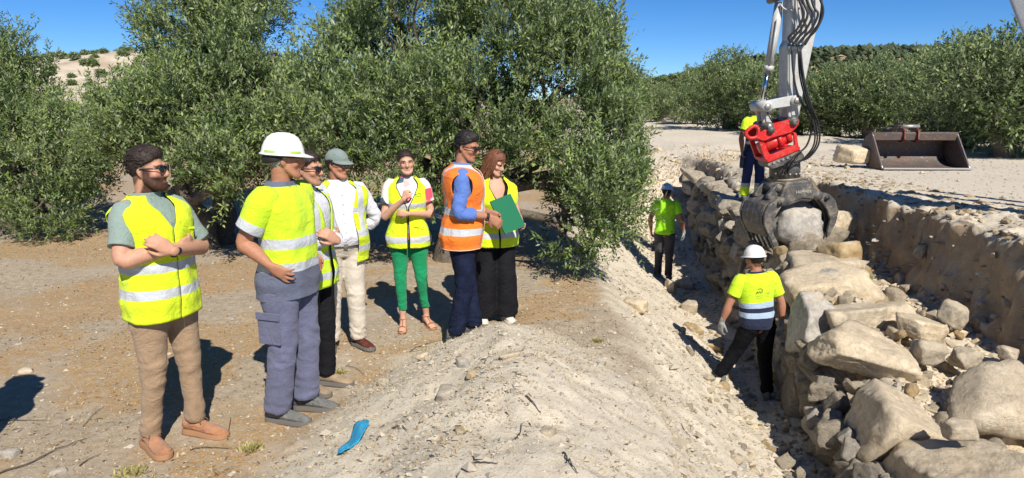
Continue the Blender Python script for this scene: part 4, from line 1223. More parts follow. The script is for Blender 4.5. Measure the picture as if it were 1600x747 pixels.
p.finish_body()

# --- man in the cap
M_WHITESHIRT = m_cloth('lilac_white_shirt', (.70, .70, .78), .06, 8); M_CREAM = m_cloth('cream_chino', (.60, .54, .45), .08, 6); M_CAPC = m_cloth('grey_green_cap', (.20, .255, .235), .1, 10)
x, y, _ = P(540, 530, 6.05)
p = Person('man in a grey-green cap, open yellow vest over white shirt, cream trousers', (x, y, hz(x, y)), facing(.45, -.89), 1.70, head=(38, -8, 0), belly=.045, width=1.05, group=GRP, skin=SKIN_TAN)
p.head(glasses='clear', hair='nape', hairmat=HAIR_DARK)
p.cap(M_CAPC)
sl = MB()
p.arm(1, (.30, -.06, 1.14), (.19, -.13, .97), (-.6, .1, -.7), (0, 1, 0), .4, 1, sleeve=sl, sl_end=.80, long_=True, sl_r=1.05)
p.arm(-1, (-.32, -.05, 1.15), (-.20, -.13, .97), (.6, .1, -.7), (0, 1, 0), .4, 1, sleeve=sl, sl_end=.80, long_=True, sl_r=1.05)
V, F, U = p.shell(.955, 1.50, .012, seed=12, wr=.008, n=110, m=80); V = p.up(V); sl.add(V, F, U)
V, F, U, _ = sl.arrays(); link('shirt', mesh_data('shirt', V * p.k, F, M_WHITESHIRT, U), p.root)
collar(p, M_WHITESHIRT, open_=.42)
for k_, zz in enumerate(np.linspace(1.0, 1.38, 6)):
    pl = MB(); q = p.surf(0, zz, .018); V, F = ellipsoid(q + [0, .004, 0], (.006, .003, .006), 8, 5); pl.add(p.up(V) * p.k, F)
    pl.build('shirt_button', M_SOLE_W, p.root, uv=False)
op = lambda z: float(np.interp(z, [.8, .95, 1.1, 1.3, 1.40, 1.44, 1.5], [.40, .42, .36, .32, .40, .60, .85]))
p.garment('safety_vest', [p.shell(.80, 1.487, .030, open_=op, armhole=(.086, .108, 1.322), wr=.008, seed=13, n=110, m=80, flare=lambda z: .03 * float(smooth(1.2, .8, z)) + .022 * float(smooth(1.2, 1.38, z)) * float(smooth(1.475, 1.43, z)))], VEST('open_yellow_vest_cloth', YEL, ((.90, .95, SIL), (1.035, 1.085, SIL), (1.225, 1.27, SIL)), ((.148, .024, 1.03, 1.6, SIL),)))
V, F = rings_mesh(np.array([p.up(np.stack([np.cos(t_) * (p.tor(z_)[0] + o_), p.tor(z_)[2] + np.sin(t_) * (p.tor(z_)[1] + o_), np.full(40, z_)], 1)) for t_ in [np.linspace(0, 2 * np.pi, 40, endpoint=False)] for z_, o_ in ((.943, .0), (.945, .016), (.977, .016), (.979, .0))]), cap=False)
link('belt', mesh_data('belt', V * p.k, F, M_OXBLOOD), p.root)
p.box_part('belt_buckle', p.surf(0, .961, .018) + [0, .002, 0], (.04, .006, .034), simple_m('buckle_metal', (.5, .45, .35), .3, .9))
legs = stand_legs(.115, (.02, -.02))
p.trousers(legs, M_CREAM, (.108, .096, .080, .074, .068), seed=4, wr=.007, top=.97)
p.shoe(legs[0][2], 22, M_OXBLOOD, M_SOLE, .28, laces=M_LACE_D); p.shoe(legs[1][2], -20, M_OXBLOOD, M_SOLE, .28, laces=M_LACE_D)
p.finish_body()

# --- woman in green trousers
def m_print():
    k = NT('flowered_shirt'); o = k.obj(); n = k.n('ShaderNodeTexVoronoi'); n.inputs['Scale'].default_value = 14; k.l(o, n.inputs['Vector'])
    col = k.ramp(n.outputs['Color'], [(.0, (.75, .72, .68)), (.62, (.72, .68, .62)), (.66, (.62, .05, .10)), (.76, (.7, .25, .28)), (.80, (.03, .16, .13)), (.86, (.06, .10, .16)), (.90, (.76, .72, .68))])
    k.set(col, .8, 0, .2); return k.m
M_PRINT = m_print(); M_GREEN = m_cloth('green_trousers', (.004, .26, .10), .1, 6)
x, y, _ = P(642, 508, 6.62)
p = Person('woman in bright green trousers and yellow vest, one hand raised to her chin', (x, y, hz(x, y)), facing(.16, -.98), 1.66, woman=True, head=(4, -3, 4), group=GRP, skin=SKIN_F)
p.head(hair='bun', hairmat=HAIR_DARK, lips=(.95, .5, .5))
sl = MB()
W, D, N, S, E = p.arm(1, (.225, .06, 1.115), (.030, .205, 1.305), (-.25, .08, .95), (-.5, -.85, 0), 1.25, -1, sleeve=sl, sl_end=.33, sl_r=1.1)
p.arm(-1, (-.225, .03, 1.13), (.00, .215, 1.165), (.95, -.02, .10), (0, -1, 0), .55, 1, sleeve=sl, sl_end=.33, sl_r=1.1)
V, F, U = p.shell(.90, 1.492, .008, seed=15); V = p.up(V); sl.add(V, F, U)
V, F, U, _ = sl.arrays(); link('blouse', mesh_data('blouse', V * p.k, F, M_PRINT, U), p.root)
op = lambda z: float(np.interp(z, [.8, 1.22, 1.30, 1.38, 1.44, 1.5], [.03, .03, .22, .42, .60, .85]))
sh = p.shell(.82, 1.487, .030, open_=op, armhole=(.086, .108, 1.322), wr=.008, seed=16, n=110, m=80, flare=lambda z: .022 * float(smooth(1.1, .8, z)))
M_V5 = VEST('fitted_yellow_vest_cloth', YEL, ((.87, .93, SIL), (1.205, 1.255, SIL)))
vest = p.garment('safety_vest', [sh], M_V5)
n1 = 111; g = p.keepgrid.reshape(-1, n1, 3)
pm = MB()
for col_ in (g[:, 0], g[:, -1]): V, F = tube(p.up(col_) * p.k, [.0045] * len(col_), n=6, res=1); pm.add(V, F)
V, F = tube(p.up(g[0]) * p.k, [.004] * n1, n=6, res=1); pm.add(V, F)
pm.build('black_binding', M_BLACK, vest, uv=False)
p.box_part('pocket_line', p.surf(-.10, 1.02, .055), (.10, .004, .004), M_BLACK)
# small dark emblem on her left chest
em = MB()
for (x0, z0, x1, z1) in ((-.075, 1.335, -.115, 1.345), (-.078, 1.335, -.078, 1.30), (-.085, 1.315, -.11, 1.32), (-.12, 1.345, -.12, 1.305)):
    a = p.surf(x0, z0, .040); b_ = p.surf(x1, z1, .040); V, F = tube([p.up(a) * p.k, p.up(b_) * p.k], [.0022] * 2, n=6, res=1); em.add(V, F)
em.build('emblem', M_PIPE, vest, uv=False)
legs = [((-.085, 0, .88), (-.115, .03, .49), (-.155, -.04, .10)), ((.085, 0, .88), (.085, .03, .49), (.075, .02, .10))]
leg_top = [(l[0], l[1], tuple(np.array(l[1]) * .16 + np.array(l[2]) * .84 + [0, 0, .02])) for l in legs]
p.trousers(leg_top, M_GREEN, (.100, .078, .056, .050, .040), seed=5, wr=.006)
# bare feet in sandals
M_SANDAL = simple_m('sandal_leather', (.34, .15, .07), .6)
for i, l in enumerate(legs):
    an = np.array(l[2]); yw = (20, -4)[i]; Z = rotm('Z', math.radians(yw)); b0 = np.array([an[0], an[1], 0])
    T = lambda v: np.asarray(v, float) @ Z.T + b0
    p.body.add(*tube([leg_top[i][2], an + [0, 0, .02], an - [0, 0, .03]], [.036, .030, .034], n=14, res=3))
    p.body.add(T(tube([(0, -.045, .045), (0, .0, .055), (0, .06, .045), (0, .115, .032), (0, .150, .028)], [(.026, .026), (.030, .030), (.034, .026), (.040, .017), (.036, .012)], n=16, res=3, side=(1, 0, 0))[0]), tube([(0, -.045, .045), (0, .0, .055), (0, .06, .045), (0, .115, .032), (0, .150, .028)], [(.026, .026), (.030, .030), (.034, .026), (.040, .017), (.036, .012)], n=16, res=3, side=(1, 0, 0))[1])
    for t_ in range(5):
        xx = (-.030, -.014, .0, .014, .028)[t_] * (1 if i == 0 else -1); ln = (.020, .027, .032, .034, .038)[t_]; rr = (.0062, .0066, .007, .0074, .0105)[t_]
        V, F = tube([(xx, .145, .026), (xx, .150 + ln, .021)], [rr, rr * .9], n=8, res=2); p.body.add(T(V), F)
    sm = MB()
    out = [(-.024, -.06), (-.036, 0), (-.036, .06), (-.046, .13), (-.036, .185), (0, .205), (.036, .190), (.042, .13), (.034, .06), (.032, 0), (.022, -.06), (0, -.072)]
    R = np.array([[(a, b2, z_) for a, b2 in out] for z_ in (0, .014)]); V, F = rings_mesh(R); sm.add(T(V) * p.k, F)
    for pts_, r_ in (([(-.044, .125, .014), (-.02, .125, .050), (.02, .125, .052), (.044, .125, .014)], (.010, .003)), ([(0, .12, .05), (0, .05, .078), (0, .02, .092)], (.005, .003)), ([(-.034, -.01, .085), (0, .038, .095), (.034, -.01, .085), (0, -.052, .085), (-.034, -.01, .085)], (.008, .003))):
        V, F = tube(pts_, [r_] * len(pts_), n=8, res=4); sm.add(T(V) * p.k, F)
    sm.build('sandal', M_SANDAL, p.root, uv=False)
p.finish_body()

# --- man in the orange vest
M_BLUESHIRT = m_cloth('blue_shirt', (.10, .19, .52), .1, 8); M_JEANS = m_cloth('dark_denim', (.011, .016, .040), .3, 12, .85, 500, .03)
x, y, _ = P(724, 528, 6.18)
p = Person('man in an orange vest, blue shirt, sunglasses and dark jeans, turned toward the green folder', (x, y, hz(x, y)), facing(.97, .05), 1.80, head=(-24, -14, 0), lean=3, belly=.02, width=1.05, group=GRP, skin=SKIN_TAN)
p.head(glasses='dark', hair='swept', hairmat=HAIR_BLACK, stub=.15)
sl = MB()
W, D, N, S, E = p.arm(1, (.235, -.02, 1.125), (.165, .225, 1.085), (-.12, .8, -.58), (-.95, 0, -.2), .5, -1, sleeve=sl, sl_end=.78, long_=True, sl_r=1.02, spread=.15)
wrist_on(p, W, D, M_BLACK, E)
p.arm(-1, (-.24, .05, 1.12), (-.10, .22, 1.08), (.3, .8, -.3), (.8, 0, -.2), .5, 1, sleeve=sl, sl_end=.78, long_=True, sl_r=1.0)
V, F, U = p.shell(.90, 1.50, .010, seed=18); V = p.up(V); sl.add(V, F, U)
V, F, U, _ = sl.arrays(); link('shirt', mesh_data('shirt', V * p.k, F, M_BLUESHIRT, U), p.root)
collar(p, M_BLUESHIRT, open_=.3, h=.045)
op = lambda z: float(np.interp(z, [.8, 1.2, 1.35, 1.44, 1.5], [.22, .25, .35, .5, .8]))
sh = p.shell(.815, 1.487, .032, open_=op, armhole=(.086, .108, 1.322), wr=.011, seed=19, n=110, m=90, flare=lambda z: .035 * float(smooth(1.15, .8, z)) + .026 * float(smooth(1.15, 1.33, z)) * float(smooth(1.475, 1.42, z)))
vest = p.garment('safety_vest', [sh], VEST('orange_vest_cloth', ORG, ((.93, .985, SIL), (1.085, 1.14, SIL)), ((.105, .024, 1.08, 1.6, SIL),)))
g = p.keepgrid.reshape(-1, 111, 3); pm = MB()
for c in (g[:, 0], g[:, -1], g[0]): V, F = tube(p.up(c) * p.k, [.0045] * len(c), n=6, res=1); pm.add(V, F)
pm.build('binding', simple_m('peach_binding', (.75, .45, .30), .8), vest, uv=False)
legs = [((-.09, 0, .88), (-.10, .035, .49), (-.10, .09, .085)), ((.09, 0, .88), (.10, .02, .49), (.10, -.06, .085))]
p.trousers(legs, M_JEANS, (.110, .094, .078, .074, .072), seed=6, wr=.008)
p.shoe(legs[0][2], 0, M_DUSTY, M_SOLE, .29); p.shoe(legs[1][2], -8, M_DUSTY, M_SOLE, .29)
p.finish_body()

# --- woman with the folder
x, y, _ = P(774, 492, 6.95)
p = Person('woman with long brown hair in yellow vest and wide black trousers, holding the green folder', (x, y, hz(x, y)), facing(.30, -.95), 1.69, woman=True, head=(36, -24, 0), lean=2, group=GRP, skin=SKIN_F)
p.head(hair='long', hairmat=HAIR_BROWN, lips=(.9, .4, .4))
sl = MB()
M_DARKTOP = m_cloth('black_top', (.015, .015, .018), .1)
Wf, Df, Nf, Sf, Ef = p.arm(1, (.205, .07, 1.115), (.085, .275, 1.075), (-.75, .55, .02), (-.2, -.2, 1), .35, 1, sleeve=sl, sl_end=.30, sl_r=1.0)
p.arm(-1, (-.215, .05, 1.115), (-.20, .27, 1.04), (.0, .9, .1), (.9, 0, .3), .7, 1, sleeve=sl, sl_end=.30, sl_r=1.0)
V, F, U = p.shell(.90, 1.45, .006, seed=21, open_=lambda z: float(np.interp(z, [1.2, 1.3, 1.45], [.02, .15, .6]))); V = p.up(V); sl.add(V, F, U)
V, F, U, _ = sl.arrays(); link('blouse', mesh_data('blouse', V * p.k, F, M_DARKTOP, U), p.root)
op = lambda z: float(np.interp(z, [.8, 1.20, 1.30, 1.38, 1.44, 1.5], [.02, .03, .20, .36, .52, .8]))
p.garment('safety_vest', [p.shell(.81, 1.487, .036, open_=op, armhole=(.086, .108, 1.322), wr=.012, seed=22, n=110, m=80, flare=lambda z: .04 * float(smooth(1.15, .8, z)) + .02 * float(smooth(1.15, 1.33, z)) * float(smooth(1.46, 1.38, z)))], VEST('wide_yellow_vest_cloth', YEL, ((.90, .955, SIL),)))
tor = MB()
for q in (-1, 1):
    V, F = tube([(q * .012, .03, .155), (q * .034, .03, .165), (q * .058, .022, .150), (q * .05, .02, .125), (q * .024, .035, .125), (q * .012, .03, .155)], [.003] * 6, n=6, res=3); tor.add(p.H(V) * p.k, F)
tor.build('sunglasses', M_FRAME, p.root, uv=False)
legs = stand_legs(.115, (.01, -.01))
p.trousers(legs, M_BLACKT, (.108, .108, .108, .116, .125), seed=7, wr=.006)
p.shoe(legs[0][2], 8, M_SOLE_W, M_SOLE_W, .25, high=.06); p.shoe(legs[1][2], -18, M_SOLE_W, M_SOLE_W, .25, high=.06)
p.finish_body()
folder_holder = p

# --- the folder she holds: two covers with papers between
fc_ = P(793, 334, 6.42)
fo = empty('folder', fc_); tagit(fo, 'green folder with white papers, held open by the woman with long brown hair', 'folder')
ux = unit(np.array([.80, .28, -.36])); uz = unit(np.cross(ux, [0.35, -.80, .45])); uz = unit(np.cross(np.cross(ux, uz), ux)); un = np.cross(ux, uz)
ang_ = math.radians(-40)
Rf = np.stack([ux * math.cos(ang_) + uz * math.sin(ang_), un, -ux * math.sin(ang_) + uz * math.cos(ang_)], 1)
M_FOLDER = simple_m('green_card', (.003, .13, .055), .45)
for nm, off, sz, mt in (('cover', .006, (.235, .004, .325), M_FOLDER), ('papers', .0, (.215, .006, .305), simple_m('white_paper', (.8, .8, .8), .8)), ('cover', -.006, (.235, .004, .325), M_FOLDER)):
    mb = MB(); mb.box((0, 0, 0), sz, None, .0015); V, F, U, C = mb.arrays()
    sh_ = np.array([.0, 0, .012]) if nm == 'papers' else 0
    link(nm, mesh_data(nm, (V + sh_ + [0, off, 0]) @ Rf.T, F, mt, None, False), fo)

# --- worker in the trench, back to us
def m_tee():
    return m_banded('yellow_navy_work_tee', YEL2, ((.80, .985, NAVY), (.985, 1.045, (.36, .48, .62)), (1.045, 1.095, NAVY), (1.095, 1.155, (.36, .48, .62)), (1.478, 1.6, NAVY)))
M_TEE = m_tee(); M_GLOVE = m_cloth('grey_work_glove', (.30, .31, .30), .3, 30)
M_LOGO = simple_m('dark_print', (.03, .045, .03), .7)
x, y, _ = P(1178, 606, 8.0)
zf = min(hz(x, y), hz(x + .2, y - .1)) + .01
p = Person('worker in a white helmet stepping in the trench, dark line logo on his back', (x, y, zf), facing(-.16, .98), 1.74, head=(24, -8, 0), side=-4, lean=5, belly=.01, width=1.08, group=WRK, skin=SKIN_TAN, voxel=.0075, sway=-.02)
p.head(glasses='dark', hair='nape', hairmat=HAIR_DARK)
p.helmet(M_HELMET)
sl = MB()
p.arm(-1, (-.315, .04, 1.13), (-.37, .10, .905), (-.2, .2, -.95), (.9, .2, 0), .5, 1, glove=M_GLOVE, sleeve=sl, sl_end=.40, sl_r=1.1)
p.arm(1, (.285, -.01, 1.12), (.315, .03, .875), (.05, .12, -1), (-1, 0, 0), .5, -1, glove=M_GLOVE, sleeve=sl, sl_end=.42, sl_r=1.1)
V, F, U = p.shell(.86, 1.50, .014, seed=25, wr=.009, n=96, m=80); V = p.up(V); sl.add(V, F, U)
V, F, U, _ = sl.arrays(); tee = link('work_tee', mesh_data('work_tee', V * p.k, F, M_TEE, U), p.root)
lg = MB()
def ink(pts, r, mb_=None, P_=None):
    c = [p.up(p.surf(a, b2, .0225, back=True)) * p.k for a, b2 in pts]; V, F = tube(c, [(r, r * .5)] * len(c), n=6, res=2, side=(0, 0, 1)); (mb_ or lg).add(V, F)
for a in (lambda q: q,):
    ink([(-.066, 1.262), (-.052, 1.288), (-.042, 1.266), (-.028, 1.290), (-.016, 1.264), (-.002, 1.292)], .0035)
    ink([(-.002, 1.292), (.008, 1.262), (.03, 1.259), (.095, 1.256)], .0022)
    ink([(-.045, 1.315), (-.02, 1.318), (.0, 1.308), (.006, 1.296), (.0, 1.285)], .003)
lgo = lg.build('back_logo', M_LOGO, tee, uv=False)
tx = MB()
for zz, n_ in ((1.238, 15), (1.218, 15)):
    for q in range(n_):
        xx = -.070 + q * .0108; ink([(xx, zz), (xx + .006, zz)], .0024, tx)
tx.build('back_lettering', simple_m('faded_print', (.36, .50, .05), .7), tee, uv=False)
M_BLKJEAN = m_cloth('black_work_trousers', (.006, .0065, .009), .3, 8)
legs = [((-.09, 0, .88), (-.20, .10, .54), (-.375, .13, .25)), ((.09, 0, .88), (.115, .02, .49), (.14, -.05, .085))]
p.trousers(legs, M_BLKJEAN, (.108, .094, .078, .070, .066), seed=8, wr=.008, top=.97)
p.shoe(legs[0][2], 35, M_DUSTY, M_SOLE, .28, pitch=10); p.shoe(legs[1][2], -25, M_DUSTY, M_SOLE, .28)
p.finish_body()

# --- far worker in the trench
M_LIMETEE = m_cloth('lime_green_tee', (.36, .83, .02), .1, 8); M_CHAR = m_cloth('charcoal_trousers', (.055, .055, .062), .2, 8)
x, y, _ = P(1036, 428, 12.9)
p = Person('far worker at the trench bottom in lime green t-shirt and pale blue helmet', (x, y, hz(x, y)), facing(.30, .95), 1.74, head=(-10, -12, 0), lean=4, group=WRK, skin=SKIN_DARK, voxel=.009)
p.head(hair='nape', hairmat=HAIR_DARK, eyes=False); p.helmet(M_HELMET_B)
sl = MB()
p.arm(-1, (-.27, .0, 1.12), (-.26, .10, .90), (0, .3, -.9), (1, 0, 0), .5, 1, sleeve=sl, sl_end=.36, sl_r=1.1)
p.arm(1, (.28, .02, 1.12), (.33, .10, .89), (.1, .2, -.9), (-1, 0, 0), .5, -1, glove=M_GLOVE, sleeve=sl, sl_end=.36, sl_r=1.1)
V, F, U = p.shell(.86, 1.50, .014, seed=28, wr=.008); V = p.up(V); sl.add(V, F, U)
V, F, U, _ = sl.arrays(); link('t_shirt', mesh_data('t_shirt', V * p.k, F, M_LIMETEE, U), p.root)
legs = stand_legs(.10, (.04, -.03)); p.trousers(legs, M_CHAR, (.105, .09, .075, .068, .066), seed=9, top=.97)
p.shoe(legs[0][2], 5, M_DUSTY, M_SOLE); p.shoe(legs[1][2], -5, M_DUSTY, M_SOLE)
p.finish_body()

# --- worker on top of the wall behind the grapple
M_TEE3 = m_banded('yellow_navy_work_shirt', YEL2, ((.80, 1.00, NAVY), (1.00, 1.05, SIL), (1.05, 1.13, NAVY), (1.13, 1.18, SIL), (1.18, 1.245, NAVY), (2.20, 2.8, NAVY)))
k_ = NT('navy_trousers_yellow_gaiters'); s_ = k_.n('ShaderNodeSeparateXYZ'); k_.l(k_.obj(), s_.inputs[0])
c_ = k_.mix(k_.math('LESS_THAN', s_.outputs[2], .30), (.022, .035, .10), (.42, .44, .47)); c_ = k_.mix(k_.math('LESS_THAN', s_.outputs[2], .235), c_, YEL2); k_.set(c_, .85, 0, .2); M_GAITER = k_.m
x, y, _ = P(1173, 322, 12.6)
p = Person('worker standing on the wall behind the red coupler, yellow and navy shirt, arm hanging down', (x, y, max(hz(x, y), .27)), facing(.12, -.98), 1.72, head=(20, -20, 0), group=WRK, skin=SKIN_DARK, voxel=.009)
p.head(hair='short', hairmat=HAIR_DARK, eyes=False)
sl = MB()
Wb, Db, Nb, Sb, Eb = p.arm(1, (.26, .0, 1.12), (.25, .04, .87), (0, .1, -1), (-1, 0, 0), .9, -1, sleeve=sl, sl_end=.36, sl_r=1.1)
p.arm(-1, (-.27, .04, 1.12), (-.2, .2, 1.0), (.5, .6, 0), (1, 0, 0), .5, 1, sleeve=sl, sl_end=.36, sl_r=1.1)
V, F, U = p.shell(.88, 1.50, .014, seed=31, wr=.008); V = p.up(V); sl.add(V, F, U)
V, F, U, _ = sl.arrays(); link('work_shirt', mesh_data('work_shirt', V * p.k, F, M_TEE3, U), p.root)
legs = stand_legs(.13, (.02, -.02)); p.trousers(legs, M_GAITER, (.110, .096, .085, .08, .082), seed=10, top=.97)
p.shoe(legs[0][2], 8, M_DUSTY, M_SOLE); p.shoe(legs[1][2], -10, M_DUSTY, M_SOLE)
p.finish_body()
bt = MB(); q0 = Wb + Db * .10; V, F = tube([q0 + [0, .0, .05], q0 + [0, 0, .03], q0 - [0, 0, .0], q0 - [0, 0, .17], q0 - [0, 0, .19]], [.012, .014, .034, .034, .030], n=16, res=2, round_cap=False)
Zr = rotm('Z', p.face); V = (V * p.k) @ Zr.T
bo = link('bottle', mesh_data('bottle', V, F, simple_m('dark_plastic_bottle', (.02, .035, .06), .25)), None, p.root.location)
tagit(bo, 'dark bottle in the hanging hand of the worker on top of the wall', 'bottle')
# ------------------------------------------------------------------ stones
def m_rock(name, a, b_, c_, stain=(.30, .20, .10), st=.35):
    k = NT(name); o = k.obj()
    inf = k.n('ShaderNodeObjectInfo')
    add = k.n('ShaderNodeVectorMath', operation='ADD'); k.l(o, add.inputs[0])
    sc = k.n('ShaderNodeVectorMath', operation='SCALE'); k.l(inf.outputs['Location'], sc.inputs[0]); sc.inputs[3].default_value = 3.1
    k.l(sc.outputs[0], add.inputs[1]); v = add.outputs[0]
    n1 = k.noise(2.6, 8, .68, v, dist=.5); n2 = k.noise(17, 8, .72, v); n3 = k.noise(5.2, 6, .7, v, dist=1.2)
    col = k.ramp(n1, [(.32, a), (.5, b_), (.68, c_)])
    col = k.mix(k.ramp(n3, [(.52, 0.0), (.70, st)]), col, stain)
    col = k.mix(1.0, col, k.ramp(n2, [(.3, .70), (.6, 1.15)]), 'MULTIPLY')
    vr = k.ramp(inf.outputs['Random'], [(0, (.80, .78, .76)), (.5, (1, .98, .95)), (1, (1.1, 1.04, .94))])
    col = k.mix(1.0, col, vr, 'MULTIPLY')
    # dust lies on whatever faces up
    geo = k.n('ShaderNodeNewGeometry'); sx = k.n('ShaderNodeSeparateXYZ'); k.l(geo.outputs['Normal'], sx.inputs[0])
    dust = k.math('MULTIPLY', k.ramp(sx.outputs[2], [(.55, 0.0), (.9, 1.0)]), k.ramp(k.noise(6, 5, .6, v), [(.4, 0.0), (.6, .75)]))
    col = k.mix(dust, col, (.58, .49, .36))
    k.set(col, .92, 0, .2)
    vo = k.n('ShaderNodeTexVoronoi', feature='DISTANCE_TO_EDGE'); vo.inputs['Scale'].default_value = 3.4; wv = k.n('ShaderNodeVectorMath', operation='ADD')
    nz = k.n('ShaderNodeTexNoise'); nz.inputs['Scale'].default_value = 5; k.l(v, nz.inputs['Vector']); sc2 = k.n('ShaderNodeVectorMath', operation='SCALE'); sc2.inputs[3].default_value = .35; k.l(nz.outputs['Color'], sc2.inputs[0])
    k.l(v, wv.inputs[0]); k.l(sc2.outputs[0], wv.inputs[1]); k.l(wv.outputs[0], vo.inputs['Vector'])
    crack = k.math('MULTIPLY', k.ramp(vo.outputs['Distance'], [(.0, 0.0), (.06, 1.0)]), .12)
    h = k.math('ADD', crack, k.math('MULTIPLY', n1, 1.2))
    h = k.math('ADD', h, k.math('MULTIPLY', n2, .8)); h = k.math('ADD', h, k.math('MULTIPLY', k.noise(70, 5, .75, v), .35))
    h = k.math('ADD', h, k.math('MULTIPLY', k.noise(9, 10, .8, v, dist=2.2), 1.3))
    hh_ = k.math('ADD', k.math('MULTIPLY', n1, 1.2), k.math('ADD', k.math('MULTIPLY', n2, .8), k.math('MULTIPLY', k.noise(70, 5, .75, v), .35)))
    k.bump(h, .9, .020)
    return k.m
M_ROCK = m_rock('limestone', (.33, .295, .24), (.50, .445, .355), (.62, .56, .46))
M_ROCKG = m_rock('grey_limestone', (.27, .265, .25), (.42, .405, .375), (.56, .54, .50), (.32, .25, .17), .25)
M_ROCKY = m_rock('ochre_limestone', (.38, .26, .12), (.53, .40, .22), (.62, .52, .35), (.40, .24, .09), .4)
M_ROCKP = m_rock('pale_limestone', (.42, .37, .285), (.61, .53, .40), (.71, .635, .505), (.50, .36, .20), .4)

M_ROCKW = m_rock('shade_toned_wall_stone', (.19, .175, .15), (.32, .295, .25), (.47, .43, .36), (.24, .17, .10), .4)  # soil-stained limestone, colour darkened to stand in for shade on the wall face
def rock_verts(seed, sub=4, cuts=12, rough=.035, dims=(1, 1, 1), boxy=.5, fine=.012):
    rng = np.random.default_rng(seed)
    v, f = icosphere(sub)
    n = [np.eye(3)[i] * s for i in range(3) for s in (-1, 1)]
    n = unit(np.array(n) + rng.normal(0, .20, (6, 3))); d = list(rng.uniform(.54, .66, 6) if boxy else rng.uniform(.9, 1, 6))
    m = unit(rng.normal(size=(cuts, 3))); n = np.vstack([n, m]); d = np.array(d + list(rng.uniform(.66, .88, cuts)))
    dot = v @ n.T
    r = np.where(dot > .05, d / np.maximum(dot, .05), 9)
    r = -np.log(np.exp(-np.minimum(r, 4) * 170).sum(1)) / 170
    r = np.clip(r, .4, 1.3)
    V = v * r[:, None]; V = V / np.abs(V).max(0) * np.asarray(dims)
    L = np.mean(dims)
    V = V + v * ((fbm(V / L * 1.3 + seed, 2) * rough * .5 + np.maximum(0, -noise(V / L * 3.2 + seed) - .25) * rough * -2.2 + fbm(V / L * 9 + seed, 3, .65) * rough * .42 + fbm(V * 18 + seed, 3) * fine) * L)[:, None]
    # ledges
    lay = unit(rng.normal(size=3) * .3 + [0, 0, 1.])
    V = V + v * (.012 * L * np.sign(np.sin((V @ lay) / L * 11 + 2 * fbm(V / L * 1.5, 2))))[:, None] * (sub > 3)
    return V, f

def boulder(loc, dims, rz, seed, label, mat=None, group=None, name='boulder', tilt=(0, 0), sub=4, cuts=9, boxy=1, cat='rock', parent=None):
    V, f = rock_verts(seed, sub, cuts, .035, dims, boxy)
    o = link(name, mesh_data(name, V, [f], mat or M_ROCK, None, True), parent, loc, (tilt[0], tilt[1], rz))
    if label: tagit(o, label, cat, group)
    return o
def bp(px, py, t): return tuple(P(px, py, t))

wall = empty('stone_wall', (3.2, 8, -1.2)); tagit(wall, 'dry stone retaining wall of big limestone blocks along the trench', 'wall')
def wst(loc, dims, rz, seed, mat=None, tilt=(0, 0), sub=5, label=None):
    sub = 5 if loc[1] < 7.5 else 4
    o = boulder(np.array(loc) - np.array([3.2, 8, -1.2]), dims, rz, seed, None, mat, None, 'stone', tilt, sub, parent=wall)
    if label: o['label'] = label
# the sunlit capping blocks, shaped after the photograph
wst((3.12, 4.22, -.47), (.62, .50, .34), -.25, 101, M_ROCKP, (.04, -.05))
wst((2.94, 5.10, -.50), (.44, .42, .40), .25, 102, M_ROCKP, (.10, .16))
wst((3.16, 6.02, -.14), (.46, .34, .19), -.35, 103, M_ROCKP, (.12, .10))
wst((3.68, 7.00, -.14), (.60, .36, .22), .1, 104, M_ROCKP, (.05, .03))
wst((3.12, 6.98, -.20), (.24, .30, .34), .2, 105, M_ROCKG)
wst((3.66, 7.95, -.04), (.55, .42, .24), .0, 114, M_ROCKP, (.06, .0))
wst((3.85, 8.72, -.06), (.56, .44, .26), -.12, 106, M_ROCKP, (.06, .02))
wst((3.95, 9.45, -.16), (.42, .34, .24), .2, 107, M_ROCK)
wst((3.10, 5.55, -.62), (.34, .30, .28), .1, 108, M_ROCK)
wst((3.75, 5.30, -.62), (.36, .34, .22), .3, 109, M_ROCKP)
# body of the wall: three stone shapes per size class, shared
VARS = []
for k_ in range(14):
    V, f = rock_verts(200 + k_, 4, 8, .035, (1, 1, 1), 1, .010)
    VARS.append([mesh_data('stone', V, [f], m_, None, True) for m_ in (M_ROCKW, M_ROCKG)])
rw = np.random.default_rng(17)
nst = 0
for course in range(6):
    yv = 3.0 + rw.uniform(0, .4)
    while yv < 19.4:
        top, flo = float(wall_top(yv)) + .02, float(floor_z(yv))
        hgt = top - flo
        n_c = max(1, int(round(hgt / .36)))
        w = rw.uniform(.24, .46) * (1.25 if rw.random() < .2 else 1)
        if course < n_c:
            h = hgt / n_c
            zc = flo + (course + .5) * h + rw.normal() * .03
            capped = (yv < 10.0) and course == n_c - 1
            if not capped:
                xx = float(wall_x(yv)) + .30 - .10 * (top - zc) + rw.normal() * .035
                o = link('stone', VARS[rw.integers(14)][int(rw.random() < .25)], wall, np.array([xx, yv, zc]) - np.array([3.2, 8, -1.2]), (rw.normal() * .12, rw.normal() * .10, rw.uniform(-.25, .25) + (math.pi if rw.random() < .5 else 0)))
                o.scale = (.33 * rw.uniform(.85, 1.2), w * 1.10, h * .5 * rw.uniform(1.08, 1.3)); nst += 1
        yv += w * 1.72
# second row behind the face, seen from above
yv = 9.6
while yv < 19.5:
    w = rw.uniform(.22, .4)
    o = link('stone', VARS[rw.integers(14)][int(rw.random() < .4)], wall, np.array([float(wall_x(yv)) + .78 + rw.normal() * .06, yv, float(wall_top(yv)) - .12]) - np.array([3.2, 8, -1.2]), (rw.normal() * .2, rw.normal() * .2, rw.uniform(-1, 1)))
    o.scale = (.34, w, .26); yv += w * 1.7
